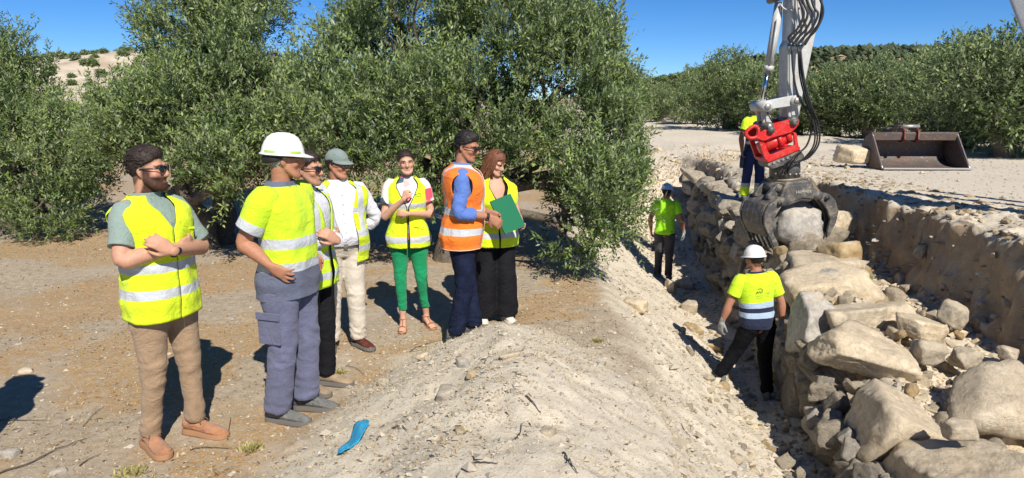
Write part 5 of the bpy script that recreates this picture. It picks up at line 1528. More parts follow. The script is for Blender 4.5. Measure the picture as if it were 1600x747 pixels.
# chinking stones wedged in the joints
for q in range(190):
    yv = 4.3 + 10.7 * rw.random() ** 1.7; top, flo = float(wall_top(yv)), float(floor_z(yv))
    zc = rw.uniform(flo, top - .1); s_ = rw.uniform(.05, .13)
    o = link('stone', VARS[rw.integers(14)][int(rw.random() < .3)], wall, np.array([float(wall_x(yv)) + .07 - .10 * (top - zc) + rw.normal() * .04, yv, zc]) - np.array([3.2, 8, -1.2]), tuple(rw.uniform(0, 6, 3)))
    o.scale = (s_, s_ * 1.2, s_)

# loose boulders, each a thing
LB = 'loose boulders behind the wall'
boulder(bp(1240, 353, 9.95), (.41, .28, .38), .1, 121, 'big pale grey boulder gripped between the jaws of the grapple', M_ROCKG, None, tilt=(.1, .22))
boulder(bp(1311, 398, 9.0), (.235, .22, .20), .4, 122, 'ochre yellow boulder right below the grapple', M_ROCKY, LB)
boulder(bp(1320, 349, 10.3), (.19, .16, .20), .7, 123, 'pointed tan boulder beside the right jaw of the grapple', M_ROCKP, LB, tilt=(.3, .5), cuts=5)
boulder(bp(1434, 512, 6.85), (.25, .20, .17), .5, 124, 'cream boulder with a ribbed face, behind the capping blocks', M_ROCKP, LB, tilt=(0, .2))
boulder(bp(1490, 493, 7.25), (.19, .16, .14), .2, 125, 'pointed grey-brown boulder at the foot of the bank', M_ROCK, LB, tilt=(.2, .3))
boulder(bp(1575, 632, 5.5), (.46, .36, .28), -.2, 126, 'largest loose boulder, rounded, cut by the right edge', M_ROCKP, LB, tilt=(.1, .18))
boulder(bp(1499, 672, 4.72), (.125, .075, .065), -.2, 127, 'small egg-like stone lying on the nearest capping block', M_ROCKP, LB, sub=4)
boulder(bp(1334, 243, 13.8), (.33, .26, .20), .2, 128, 'pale cream boulder on the track left of the bucket', M_ROCKP, None, tilt=(.0, .1))
boulder(bp(1450, 548, 6.3), (.20, .16, .12), 1.2, 129, 'half buried tan stone between the ribbed boulder and the largest one', M_ROCK, LB)
boulder(bp(1290, 432, 8.2), (.16, .15, .10), .9, 130, 'small grey block behind the capping stones near the green weed', M_ROCKG, LB, sub=4)
boulder(bp(1575, 552, 6.6), (.12, .10, .09), .9, 131, 'small tan stone above the largest loose boulder', M_ROCK, LB, sub=4)
boulder(bp(1508, 560, 6.4), (.14, .11, .09), .3, 132, 'flat tan stone left of the small one above the largest boulder', M_ROCK, LB, sub=4)
TB = 'stones lying on the trench floor'
for (px, py, t, d, m_, lab, sd) in [
    (1050, 424, 12.2, (.12, .11, .16), M_ROCKP, 'upright cream stone by the far worker\'s feet', 140), (1079, 447, 11.2, (.17, .14, .12), M_ROCK, 'round brown stone at the wall foot past the far worker', 141),
    (1082, 502, 10.0, (.17, .10, .06), M_ROCKY, 'flat yellow stone at the wall foot left of the stepping worker', 142), (1122, 519, 9.5, (.10, .08, .06), M_ROCKY, 'small ochre stone beside the stepping worker\'s left glove', 143),
    (1160, 522, 9.2, (.16, .11, .07), M_ROCKP, 'pale stone behind the stepping worker\'s left hand', 144), (993, 538, 8.0, (.10, .13, .08), M_ROCKP, 'pale upright stone on the slope near the edge of the straw', 145),
    (1072, 405, 12.6, (.20, .16, .14), M_ROCKG, 'grey stone against the wall right of the far worker', 146)]:
    p_ = P(px, py, t); boulder((p_[0], p_[1], hz(p_[0], p_[1]) + d[2] * .45), d, sd * .7, sd, lab, m_, TB, sub=4, name='loose_stone', cat='stone')
SB = 'stones on the dirt mound'
for (px, py, t, d, m_, lab, sd) in [
    (697, 622, 4.75, (.085, .075, .055), M_ROCKG, 'blue-grey stone half buried in the middle of the dirt mound', 150), (722, 572, 5.1, (.055, .05, .045), M_ROCKG, 'grey stone near the top of the dirt mound', 151),
    (855, 680, 4.3, (.035, .035, .022), M_ROCKP, 'round whitish stone low on the mound', 152), (796, 560, 5.3, (.075, .022, .02), M_ROCKP, 'long pale stone on the crest of the mound', 153),
    (740, 588, 5.0, (.05, .035, .03), M_ROCKY, 'ochre stone next to the grey ones on the mound', 154), (720, 676, 4.45, (.05, .03, .015), M_ROCKY, 'flat pinkish stone low on the mound', 155),
    (500, 596, 5.0, (.05, .04, .025), M_ROCKP, 'pale stone where the mound meets the flat ground', 156), (600, 598, 5.1, (.05, .04, .03), M_ROCKP, 'pale stone on the left edge of the mound', 157), (660, 560, 5.4, (.06, .045, .04), M_ROCKP, 'pale stone left of the jeans on the mound', 158),
    (1160, 730, 4.6, (.05, .03, .03), M_ROCKG, 'grey stone at the bottom edge above the trench', 159)]:
    p_ = P(px, py, t)
    # walk along the sight line to the soil
    for tt in np.linspace(2.5, 9, 400):
        w_ = P(px, py, tt)
        if w_[2] < hz(w_[0], w_[1]): p_ = w_; break
    boulder((p_[0], p_[1], hz(p_[0], p_[1]) + d[2] * .3), d, sd * .7, sd, lab, m_, SB, sub=3, name='loose_stone', cat='stone')
GB = 'stones on the flat ground at left'
for (px, py, d, m_, lab, sd) in [
    (18, 712, (.07, .045, .035), M_ROCKG, 'blue-grey stone at the bottom left corner', 170), (40, 583, (.06, .04, .03), M_ROCKP, 'pale stone by the shadow at the left edge', 171), (90, 742, (.05, .03, .02), M_ROCKG, 'small grey stone at the bottom edge', 172)]:
    for tt in np.linspace(2.5, 12, 400):
        w_ = P(px, py, tt)
        if w_[2] < hz(w_[0], w_[1]): p_ = w_; break
    boulder((p_[0], p_[1], hz(p_[0], p_[1]) + d[2] * .3), d, sd * .7, sd, lab, m_, GB, sub=3, name='loose_stone', cat='stone')

# rubble between wall and bank: a bed with individual stones
def pebbles(name, n, xy, size, mat, kind='stuff', seed=0, sink=.25, sub=0, flat=.75, parent=None):
    rng = np.random.default_rng(seed)
    v, f = icosphere(1) if sub else (np.array([[1, 0, 0], [-1, 0, 0], [0, 1, 0], [0, -1, 0], [0, 0, 1], [0, 0, -1]], float), np.array([[0, 2, 4], [2, 1, 4], [1, 3, 4], [3, 0, 4], [2, 0, 5], [1, 2, 5], [3, 1, 5], [0, 3, 5]]))
    P2 = xy(rng, n); n = len(P2)
    s = size(rng, n)
    zz = height(P2[:, 0], P2[:, 1])
    vv = v[None] * (1 + rng.normal(0, .2, (n, len(v), 1))) + rng.normal(0, .16, (n, len(v), 3))
    sc = s[:, None] * np.stack([rng.uniform(.7, 1.35, n), rng.uniform(.7, 1.2, n), rng.uniform(.5, 1.0, n) * flat], 1)
    vv = vv * sc[:, None]
    a = rng.uniform(0, 6.28, n); ca, sa = np.cos(a)[:, None], np.sin(a)[:, None]
    x = vv[..., 0] * ca - vv[..., 1] * sa; y = vv[..., 0] * sa + vv[..., 1] * ca
    V = np.stack([x + P2[:, :1], y + P2[:, 1:2], vv[..., 2] + (zz + s * sink)[:, None]], -1).reshape(-1, 3)
    F = (f[None] + (np.arange(n) * len(v))[:, None, None]).reshape(-1, 3)
    c = rng.uniform(.72, 1.12, n)[:, None] * np.array([1, 1, 1]) * (1 + rng.normal(0, .05, (n, 1)) * np.array([[.2, 0, -1.0]]))
    C = np.repeat(c, len(v), 0)
    o = link(name, mesh_data(name, V, [F], mat, None, False, C), parent); tagit(o, kind=kind); return o
def m_peb(name, c):
    k = NT(name); at = k.n('ShaderNodeVertexColor', layer_name='Col'); k.set(k.mix(1.0, at.outputs[0], c, 'MULTIPLY'), .92, 0, .15)
    k.bump(k.noise(90, 4, .7, k.pos()), .4, .01); return k.m
M_PEB = m_peb('gravel_stone', (.45, .395, .305)); M_PEBY = m_peb('rubble_stone', (.50, .425, .31)); M_PEBP = m_peb('pale_gravel', (.44, .39, .305))
lognorm = lambda m, s, hi: (lambda rng, n: np.minimum(m * np.exp(rng.normal(0, s, n)), hi))
def strip(y0, y1, fx0, fx1, pw=1.0):
    def f(rng, n):
        y = y0 + (y1 - y0) * rng.random(n) ** pw; k = rng.random(n); return np.stack([fx0(y) * (1 - k) + fx1(y) * k, y], 1)
    return f
rub = pebbles('rubble_fill', 4200, strip(3.9, 12.5, lambda y: wall_x(y) + .55, lambda y: 4.95 + 0 * y), lognorm(.022, .55, .09), M_PEBY, 'structure', 41, sub=1)
SM = []
for i in range(5):
    V, f = rock_verts(330 + i, 3, 8, .035, (1, 1, 1), 1, .01); SM.append(mesh_data('stone', V, [f], M_ROCK, None, True))
YM = []
for k_ in range(4):
    V, f = rock_verts(300 + k_, 3, 9, .08, (1, 1, 1), 1); YM.append(mesh_data('stone', V, [f], M_ROCKY if k_ % 2 else M_ROCKP, None, True))
rr = np.random.default_rng(51)
for q in range(178):
    yv = 4.4 + 8.4 * rr.random() ** 1.1; xv = rr.uniform(float(wall_x(yv)) + .8, 4.95)
    s_ = min(.045 * math.exp(rr.normal() * .42), .12)
    o = link('stone', (YM[rr.integers(4)] if rr.random() < .75 else SM[rr.integers(5)]), rub, (xv, yv, hz(xv, yv) + s_ * .5), tuple(rr.uniform(0, 6, 3)))
    o.scale = (s_ * 1.2, s_, s_ * .8)
for q in range(150):
    yv = 3.5 + 9 * rr.random() ** 1.5; xv = float(wall_x(yv)) - .05 - abs(rr.normal()) * .55
    s_ = min(.030 * math.exp(rr.normal() * .4), .08)
    o = link('stone', (YM[rr.integers(4)] if rr.random() < .6 else SM[rr.integers(5)]), g_o, (xv, yv, hz(xv, yv) + s_ * .35), tuple(rr.uniform(0, 6, 3)))
    o.scale = (s_ * 1.2, s_, s_ * .7)
# small stones packed between the capping blocks
for q in range(120):
    yv = rr.uniform(4.4, 9.6); xv = float(wall_x(yv)) + rr.uniform(.15, .95); s_ = rr.uniform(.035, .09)
    o = link('stone', (YM[rr.integers(4)] if rr.random() < .6 else SM[rr.integers(5)]), rub, (xv, yv, float(wall_top(yv)) - .10 + rr.normal() * .05), tuple(rr.uniform(0, 6, 3)))
    o.scale = (s_ * 1.2, s_, s_ * .8)
# gravel and pebbles
xsl = lambda y: edge_x(y) + .1
pebbles('slope_gravel', 12000, strip(3.3, 16, xsl, lambda y: wall_x(y) + .1, 1.25), lognorm(.0095, .62, .055), M_PEB, seed=42)
pebbles('slope_stones', 420, strip(3.3, 15, lambda y: wall_x(y) - 1.0, lambda y: wall_x(y) + .1, 1.2), lognorm(.026, .4, .07), M_PEBY, seed=43, sub=1)
pebbles('mound_gravel', 9000, lambda rng, n: np.stack([rng.normal(0, .85, n), rng.uniform(2.7, 6.3, n)], 1), lognorm(.0050, .60, .030), M_PEBP, seed=44)
pebbles('mound_clods', 650, lambda rng, n: np.stack([rng.normal(.05, .75, n), rng.uniform(2.8, 6.0, n)], 1), lognorm(.010, .5, .030), m_peb('mound_clod', (.45, .40, .315)), seed=49, sub=1, sink=-.1)
pebbles('ground_pebbles', 12500, lambda rng, n: np.stack([rng.uniform(-6.5, 1.0, n), 2.9 + 9 * rng.random(n) ** 1.6], 1), lognorm(.0055, .55, .026), M_PEBP, seed=45)
pebbles('track_gravel', 7000, lambda rng, n: np.stack([rng.uniform(4.6, 11, n), rng.uniform(6, 19, n)], 1), lognorm(.007, .65, .06), M_PEBP, seed=46)
pebbles('bank_stones', 1100, lambda rng, n: np.stack([rng.uniform(4.85, 6.1, n), rng.uniform(4.5, 13, n)], 1), lognorm(.022, .55, .08), m_peb('bank_stone', (.34, .27, .18)), seed=47, sub=1, sink=-.15)
pebbles('far_rubble', 900, lambda rng, n: np.stack([rng.uniform(1.6, 7, n), rng.uniform(13.5, 21, n)], 1), lognorm(.03, .5, .12), M_PEBY, seed=48, sub=1)
# ------------------------------------------------------------------ excavator with grapple
M_GREYP = m_paint('light_grey_machine_paint', (.47, .48, .47), .42, (.30, .25, .18), .55, 0, 5, .08, wear=(.36, .35, .33))
M_REDP = m_paint('red_machine_paint', (.58, .014, .014), .38, (.28, .14, .09), .5, 0, 9, .06, wear=(.25, .2, .18))
M_DARKS = m_paint('worn_dark_steel', (.085, .083, .082), .5, (.36, .30, .22), .8, .15, 7, .25, wear=(.36, .34, .32))
M_STEEL = simple_m('chromed_rod', (.55, .57, .60), .12, 1.0); M_RUST = m_paint('rusty_bucket_steel', (.115, .095, .088), .6, (.22, .12, .075), .7, .25, 5, .35, wear=(.30, .27, .24))
M_EDGE = m_paint('bright_worn_edge', (.42, .41, .39), .4, (.25, .2, .15), .4, .6, 12); M_HOSE = simple_m('hose_rubber', (.018, .018, .018), .5); M_BRASS = m_paint('dusty_ring_steel', (.24, .20, .14), .5, (.35, .29, .2), .5, .3, 9)
M_GLASS = simple_m('cab_glass', (.03, .04, .05), .05)
def Q(px, py, y):
    """point of the plane Y = y seen at this spot"""
    v = (373.5 - py) / F_PX; t = y / (CP + v * SP); return np.array([(px - 800) / F_PX * t, y, CAM_Z + (v * CP - SP) * t])
Y0 = 9.85
exc = empty('excavator', (8.2, 4.7, .85)); tagit(exc, 'light grey excavator arm with red coupler and stone grapple hanging over the wall', 'excavator')
EB = np.array([8.2, 4.7, .85])
def poly(pts, y=Y0): return [(lambda q: (q[0], q[2]))(Q(a, b_, y)) for a, b_ in pts]
def plate(name, pts, y0, y1, mat, parent=exc, bev=.008, y=Y0, base=EB, keep=False):
    mb = MB(); mb.bm(extrude_poly(poly(pts, y), y0, y1, bev)); V, F, U, C = mb.arrays()
    return link(name, mesh_data(name, V - base, F, mat, None, False), parent)
def rod(name, a, b_, r, mat, parent=exc, r2=None, n=20, base=EB, sm=True):
    V, F = cylinder(a, b_, r, n, r2); return link(name, mesh_data(name, V - base, F, mat, None, sm), parent)
st = [(1233, -190), (1231, 0), (1228.5, 64), (1224, 72), (1223, 150), (1224.6, 182), (1229, 191), (1236, 190), (1241, 181), (1248, 140), (1260.6, 81), (1278, 0), (1318, -190)]
stick = plate('stick', st, Y0 - .17, Y0 + .17, M_GREYP, bev=.012)
plate('side_plate', [(1226, 76), (1252, 80), (1240, 150), (1237, 180), (1229, 180), (1226, 150)], Y0 - .185, Y0 - .168, M_GREYP, stick, .004)
plate('rib', [(1233, 60), (1236, 60), (1238, -30), (1235, -30)], Y0 - .20, Y0 - .168, M_GREYP, stick, .003)
rod('hose_clamp', Q(1229, 73, Y0 - .20), Q(1251, 71, Y0 - .20), .045, simple_m('blue_grey_clamp', (.30, .42, .50), .4))
rod('cylinder_barrel', Q(1218, 4, Y0 - .02), Q(1201, 108, Y0 - .02), .060, M_GREYP)
rod('cylinder_gland', Q(1201.8, 103, Y0 - .02), Q(1200.5, 111, Y0 - .02), .066, M_GREYP)
rod('cylinder_rod', Q(1201, 106, Y0 - .02), Q(1190, 162, Y0 - .02), .032, M_STEEL)
rod('cylinder_pin', Q(1220, -6, Y0 - .2), Q(1220, -6, Y0 - .2) + [0, .4, 0], .05, M_DARKS)
rod('cylinder_pipe', Q(1215, 30, Y0 - .10), Q(1204, 100, Y0 - .10), .014, M_GREYP)
for dy in (-.23, .17):
    plate('link_bar', [(1184, 160), (1190, 157), (1230, 149), (1240, 152), (1240, 162), (1232, 165), (1200, 170), (1188, 174), (1183, 168)], Y0 + dy, Y0 + dy + .06, M_GREYP, bev=.01)
for dy in (-.13, .07):
    plate('tilt_link', [(1185, 166), (1193, 162), (1198, 172), (1201, 192), (1196, 199), (1189, 199), (1187, 190)], Y0 + dy, Y0 + dy + .06, M_GREYP, bev=.01)
for (a, b_, r) in ((1189, 166, .075), (1233.6, 157, .075), (1192, 196, .055), (1229.5, 188, .06)):
    rod('pin', Q(a, b_, Y0) + [0, -.26, 0], Q(a, b_, Y0) + [0, .26, 0], r, M_GREYP if r > .07 else M_DARKS)
    rod('pin_cap', Q(a, b_, Y0) + [0, -.275, 0], Q(a, b_, Y0) + [0, -.25, 0], r * .55, M_EDGE)
# work lamps hanging by the linkage
rod('work_lamp', Q(1201, 172, Y0 - .05), Q(1203, 172, Y0 + .05), .045, simple_m('white_lamp', (.8, .8, .8), .3)); rod('grease_can', Q(1220, 170, Y0), Q(1220, 181, Y0), .022, simple_m('white_can', (.7, .7, .68), .4))
# red coupler
cp = empty('quick_coupler', Q(1205, 215, Y0) - EB); cp.parent = exc; CB = Q(1205, 215, Y0)
RED = [(1234, 183), (1238, 187), (1237, 193), (1231, 201), (1225, 206), (1196, 214), (1184, 219), (1178, 217), (1170, 214), (1176, 208), (1183, 203), (1189, 199), (1191, 194), (1226, 185), (1230, 183)]
for dy in (-.25, .19): plate('ear_plate', RED, Y0 + dy, Y0 + dy + .045, M_REDP, cp, .006, base=CB)
LOW = [(1176, 216), (1184, 218), (1193, 238), (1196, 240), (1232, 225), (1230, 205), (1235, 207), (1239, 232), (1192, 251), (1186, 246)]
for dy in (-.22, .16): plate('side_frame', LOW, Y0 + dy, Y0 + dy + .045, M_REDP, cp, .006, base=CB)
def prism(name, pts, y0, y1, mat, parent, base): return plate(name, pts, Y0 + y0, Y0 + y1, mat, parent, .006, base=base)
prism('base_plate', [(1186, 246), (1239, 227), (1240, 232), (1191, 252)], -.24, .24, M_REDP, cp, CB)
prism('top_web', [(1184, 214), (1229, 200), (1230, 207), (1187, 220)], -.20, .20, M_REDP, cp, CB)
rod('tilt_cylinder', Q(1186, 232, Y0 - .12), Q(1229, 214, Y0 - .12), .085, M_REDP, cp, base=CB)
rod('tilt_cylinder_head', Q(1213, 221, Y0 - .12), Q(1220, 218, Y0 - .12), .105, M_REDP, cp, base=CB)
rod('tilt_cylinder_head', Q(1226, 215, Y0 - .12), Q(1233, 212, Y0 - .12), .10, M_REDP, cp, base=CB)
rod('coupler_pin', Q(1194, 202, Y0) + [0, -.29, 0], Q(1194, 202, Y0) + [0, .28, 0], .045, M_DARKS, cp, base=CB)
rod('coupler_pin', Q(1229.5, 190, Y0) + [0, -.29, 0], Q(1229.5, 190, Y0) + [0, .28, 0], .045, M_DARKS, cp, base=CB)
V, F = tube([Q(a, b_, Y0 - .23) for a, b_ in ((1184, 200), (1178, 197), (1167, 205), (1166, 211), (1172, 216), (1182, 214), (1185, 206), (1184, 200))], [.026] * 8, n=10, res=3, round_cap=False)
link('loop_handle', mesh_data('loop_handle', V - CB, F, M_REDP), cp)
# rotator
rt = empty('rotator', Q(1226, 262, Y0) - EB); rt.parent = exc; RB = Q(1226, 262, Y0)
prism('manifold', [(1192, 250), (1240, 232), (1246, 240), (1248, 246), (1198, 262), (1193, 258)], -.22, .22, M_DARKS, rt, RB)
c0 = Q(1226, 250, Y0); rod('rotator_body', Q(1226, 245, Y0), Q(1226, 278, Y0), .205, M_DARKS, rt, n=32, base=RB)
rod('bearing_ring', Q(1226, 277, Y0), Q(1226, 280.5, Y0), .225, M_BRASS, rt, n=36, base=RB); rod('bearing_ring', Q(1226, 281, Y0), Q(1226, 285, Y0), .235, M_BRASS, rt, n=36, base=RB)
for q in range(6):
    a = Q(1202 + q * 7.2, 257 - q * 2.6, Y0 - .235); rod('bolt', a, a + [0, .03, 0], .018, M_EDGE, rt, n=6, base=RB, sm=False)
for q in range(5):
    a = Q(1205 + q * 10, 270, Y0 - .0); aa = -2.4 + q * .42; b2 = c0 * [1, 1, 0] + [.205 * math.cos(aa), .205 * math.sin(aa), a[2]]
    rod('fitting', b2, b2 + [.03 * math.cos(aa), .03 * math.sin(aa), 0], .014, M_EDGE, rt, n=8, base=RB)
# grapple: turned a little about its vertical axis
yaw = math.radians(15); GB0 = Q(1232, 300, Y0)
gr_ = empty('grapple', GB0 - EB, yaw); gr_.parent = exc
def gplate(name, pts, y0, y1, mat, parent=gr_, bev=.008):
    mb = MB(); mb.bm(extrude_poly(poly(pts, Y0 - .30), y0, y1, bev)); V, F, U, C = mb.arrays()
    V = V - np.array([GB0[0], 0, GB0[2]]); V[:, 0] = V[:, 0] * 1.0 + .07
    return link(name, mesh_data(name, V, F, mat, None, False), parent)
HS = [(1211, 286), (1222, 284), (1250, 283), (1257, 284), (1263, 294), (1266, 303), (1263, 313), (1254, 317), (1238, 315), (1228, 318), (1214, 322), (1203, 317), (1202, 308)]
hs = gplate('housing', HS, -.27, .27, M_DARKS, bev=.02)
for dy in (-.29, .26):
    gplate('housing_plate', [(1206, 306), (1214, 290), (1255, 288), (1262, 304), (1258, 312), (1238, 310), (1214, 317), (1206, 313)], dy, dy + .03, M_DARKS, hs, .006)
LC = [(1203, 312), (1198, 308), (1190, 311), (1177, 319), (1170, 335), (1171, 351), (1181, 370), (1190, 388), (1198, 391), (1195, 378), (1187, 364), (1185, 350), (1190, 336), (1198, 325), (1203, 319)]
RC = [(1270, 306), (1280, 303), (1289, 306), (1299, 316), (1305, 333), (1301, 350), (1291, 368), (1284, 375), (1285, 362), (1290, 346), (1284, 330), (1275, 319), (1269, 313)]
for nm, C_, hole in (('jaw', LC, (1195, 317)), ('jaw', RC, (1281, 311))):
    jw = empty(nm, (0, 0, 0)); jw.parent = gr_
    for q, dy in enumerate(np.linspace(-.30, .27, 6)):
        gplate('claw', C_, dy, dy + (.04 if q in (0, 5) else .028), M_DARKS, jw, .005)
    gplate('back_plate', [C_[i] for i in (range(1, 7) if C_ is LC else range(1, 7))] + [(a + (4 if C_ is LC else -4), b_ - 1) for a, b_ in ([C_[i] for i in range(1, 7)][::-1])], -.24, .24, M_DARKS, jw, .003)
    for dz_ in (hole,):
        a = Q(hole[0], hole[1], Y0 - .30); a = np.array([a[0] - GB0[0] + .07, 0, a[2] - GB0[2]])
        V, F = cylinder(a + [0, -.335, 0], a + [0, .31, 0], .030, 16); link('pin', mesh_data('pin', V, F, M_HOSE), jw)
def gboss(px, py, r, y0=-.32, y1=.30, mat=M_DARKS, nm='pivot'):
    a = Q(px, py, Y0 - .30); a = np.array([a[0] - GB0[0] + .07, 0, a[2] - GB0[2]]); V, F = cylinder(a + [0, y0, 0], a + [0, y1, 0], r, 20); link(nm, mesh_data(nm, V, F, mat), gr_)
gboss(1267, 307, .062); gboss(1205, 295, .055, -.2, .2); gboss(1203, 314, .060)
for dy in (-.18, .12): gplate('jaw_arm', [(1208, 288), (1212, 292), (1208, 300), (1198, 312), (1186, 312), (1185, 307), (1192, 298), (1200, 290)], dy, dy + .07, M_DARKS, gr_, .01)
tx = bpy.data.curves.new('maker_name', 'FONT'); tx.body = 'HAMMER'; tx.size = .062; tx.align_x = 'CENTER'; tx.align_y = 'CENTER'; tx.extrude = .002
to = bpy.data.objects.new('tmp', tx); COL.objects.link(to); bpy.context.view_layer.update()
tm = bpy.data.meshes.new_from_object(to.evaluated_get(bpy.context.evaluated_depsgraph_get())); bpy.data.objects.remove(to)
tm.materials.clear(); tm.materials.append(simple_m('worn_white_lettering', (.45, .42, .38), .7))
link('maker_name', tm, hs, (.02, -.300, -.0 + .035), (math.pi / 2, 0, 0))
# hoses
def hose(pts, r=.015, mat=M_HOSE):
    r = r * .78
    V, F = tube(pts, [r] * len(pts), n=8, res=6, round_cap=False); link('hose', mesh_data('hose', V - EB, F, mat), exc)
yh = Y0 - .27
for k_, (ox, sg) in enumerate(((0, 0), (3, .04), (6, .08))):
    hose([Q(1247 + ox * .6, 74, yh), Q(1250 + ox, 120, yh - sg), Q(1262 + ox, 165, yh - .05 - sg), Q(1272 + ox * 1.2, 195, yh - .06), Q(1272 + ox * 1.2, 225, yh - .05), Q(1258 + ox, 246, yh), Q(1243 + ox * .5, 256 - ox * .5, yh + .03), Q(1228 + ox, 268 - ox, yh + .03)])
hose([Q(1237, 74, yh), Q(1239, 110, yh), Q(1246, 145, yh), Q(1262, 180, yh - .03), Q(1267, 205, yh), Q(1260, 228, yh), Q(1246, 240, yh), Q(1238, 246, yh)], .017)
for k_, (a, b_) in enumerate(((1232, 0), (1240, 3), (1248, 6), (1226, -2))):
    hose([Q(a + 6, -60, yh), Q(a + 22, 0 + b_, yh - .05), Q(a + 30, 22, yh - .08), Q(a + 20, 45, yh - .06), Q(a + 6, 60, yh - .02), Q(1232 + k_ * 6, 72, yh)], .020)
hose([Q(1262, -40, yh), Q(1280, -5, yh - .05), Q(1286, 20, yh - .06), Q(1276, 45, yh - .05), Q(1262, 60, yh), Q(1252, 72, yh)], .020)
hose([Q(1268, -40, yh + .1), Q(1283, -10, yh), Q(1281, 30, yh), Q(1270, 50, yh), Q(1258, 70, yh)], .016)
hose([Q(1219, 6, Y0 - .1), Q(1226, 14, Y0 - .14), Q(1240, 16, Y0 - .18), Q(1250, 12, Y0 - .18)], .014, M_GREYP)
hose([Q(1196, 160, Y0 - .1), Q(1204, 154, Y0 - .12), Q(1214, 156, Y0 - .1)], .010)
for k_ in range(3): hose([Q(1222 + k_ * 4, 272, Y0 - .25), Q(1226 + k_ * 5, 258, Y0 - .3), Q(1236 + k_ * 4, 248, Y0 - .3), Q(1246, 244, Y0 - .22)], .014)
hose([Q(1198, 172, Y0 - .15), Q(1203, 184, Y0 - .2), Q(1208, 192, Y0 - .15)], .012)
# boom, house, tracks (mostly outside the picture, they hold the arm)
Sp = Q(1296, -175, Y0); Kn = P(1585, -60, 8.2); Fo = np.array([7.15, 6.25, 2.1])
def beam(name, pts, w, hh, mat, parent=exc):
    V, F = tube(pts, [(w, h) for h in hh], n=24, res=5, side=np.cross(unit(pts[-1] - pts[0]), [0, 0, 1.]), round_cap=False, sq=9)
    return link(name, mesh_data(name, V - EB, F, mat, None, True), parent)
beam('boom', np.array([Fo, P(1760, 190, 6.9), P(1645, 60, 7.6), Kn, (Kn + Sp) / 2 + [0, 0, .15], Sp]), .14, [.15, .17, .19, .22, .20, .17], M_GREYP)
rod('boom_cylinder', Fo + [-.28, .3, -.15], (Fo + Kn) / 2 + [-.25, .1, .25], .07, M_GREYP)
rod('boom_cylinder', Fo + [.22, .3, -.15], (Fo + Kn) / 2 + [.2, .1, .25], .07, M_GREYP)
rod('stick_cylinder', Kn + [0, 0, .35], Sp + [.1, 0, .45], .07, M_GREYP)
dirb = unit(np.array([Fo[0] - Kn[0], Fo[1] - Kn[1], 0])); rzb = math.atan2(-dirb[0], dirb[1]) + math.pi
def hb(name, c, size, mat, bev=.05, parent=exc):
    mb = MB(); mb.box((0, 0, 0), size, rotm('Z', rzb), bev); V, F, U, C = mb.arrays(); c = rotm('Z', rzb) @ np.array(c, float) + np.array([8.25, 4.5, .85])
    return link(name, mesh_data(name, V + c - EB, F, mat, None, False), parent)
hb('house', (0, -.4, 1.35), (2.2, 2.2, .9), M_GREYP); hb('counterweight', (0, -1.6, 1.3), (2.2, .5, 1.0), M_DARKS, .12); hb('cab_frame', (-.62, .85, 1.75), (.9, 1.4, 1.6), M_GREYP, .08); hb('cab_window', (-.62, .86, 2.05), (.92, 1.3, .8), M_GLASS, .02)
hb('slew_ring', (0, 0, .8), (1.2, 1.2, .3), M_DARKS)
for sg in (-1, 1):
    tr = hb('track', (sg * .95, 0, .38), (.5, 3.0, .72), M_DARKS, .3)
# ------------------------------------------------------------------ bucket left on the track
M_BKT = np.array([P(1446, 261, 13.2)[0], P(1446, 261, 13.2)[1] + .45]); zb = hz(M_BKT[0], M_BKT[1])
M_EARRED = m_paint('faded_dark_red_paint', (.16, .025, .022), .6, (.25, .2, .15), .6, 0, 8, .2, wear=(.3, .25, .2))
bk = empty('excavator_bucket', (M_BKT[0], M_BKT[1], zb + .02), math.radians(-2)); tagit(bk, 'wide rusty brown excavator bucket standing on the gravel track', 'bucket')
prof = [(-.52, .02), (-.25, .00), (.05, .01), (.26, .08), (.38, .22), (.40, .38), (.33, .52), (.18, .62), (.02, .66)]
pr = catmull(np.array([(0, a, b_) for a, b_ in prof]), 5)[:, 1:]
Wb_ = .80
g = np.stack([np.stack([np.full(len(pr), x_), pr[:, 0], pr[:, 1]], 1) for x_ in np.linspace(-Wb_, Wb_, 9)])
o = link('shell', mesh_data('shell', g.reshape(-1, 3), [grid_faces(9, len(pr), wrap=False)], M_RUST), bk)
m = o.modifiers.new('t', 'SOLIDIFY'); m.thickness = .022; m.offset = 0
for sg in (-1, 1):
    bmp = bmesh.new(); vs = [bmp.verts.new((sg * Wb_ - .012, a, b_)) for a, b_ in pr]
    f_ = bmp.faces.new(vs); r_ = bmesh.ops.extrude_face_region(bmp, geom=[f_])
    for v_ in [q for q in r_['geom'] if isinstance(q, bmesh.types.BMVert)]: v_.co.x += .024
    bmesh.ops.recalc_face_normals(bmp, faces=bmp.faces[:])
    mb = MB(); mb.bm(bmp); mb.build('side_plate', M_RUST, bk, uv=False, smooth_sh=False)
    # bright worn rim of the cheek
    c = catmull(np.array([(sg * Wb_, -.52, .02), (sg * Wb_, -.30, .22), (sg * Wb_, -.10, .46), (sg * Wb_, .02, .66)]), 4)
    V, F = tube(c, [(.018, .012)] * len(c), n=8, res=1, round_cap=False); link('side_rim', mesh_data('side_rim', V, F, M_EDGE), bk)
mb = MB(); mb.box((0, -.54, .022), (Wb_ * 2 + .03, .10, .030), None, .006); mb.build('cutting_edge', M_EDGE, bk, uv=False, smooth_sh=False)
V, F = cylinder((-Wb_, .03, .63), (Wb_, .03, .63), .045, 16); link('torsion_tube', mesh_data('torsion_tube', V, F, M_RUST), bk)
mb = MB(); mb.box((0, .0, .585), (Wb_ * 2, .02, .13), rotm('X', .25)); mb.build('top_band', M_RUST, bk, uv=False, smooth_sh=False)
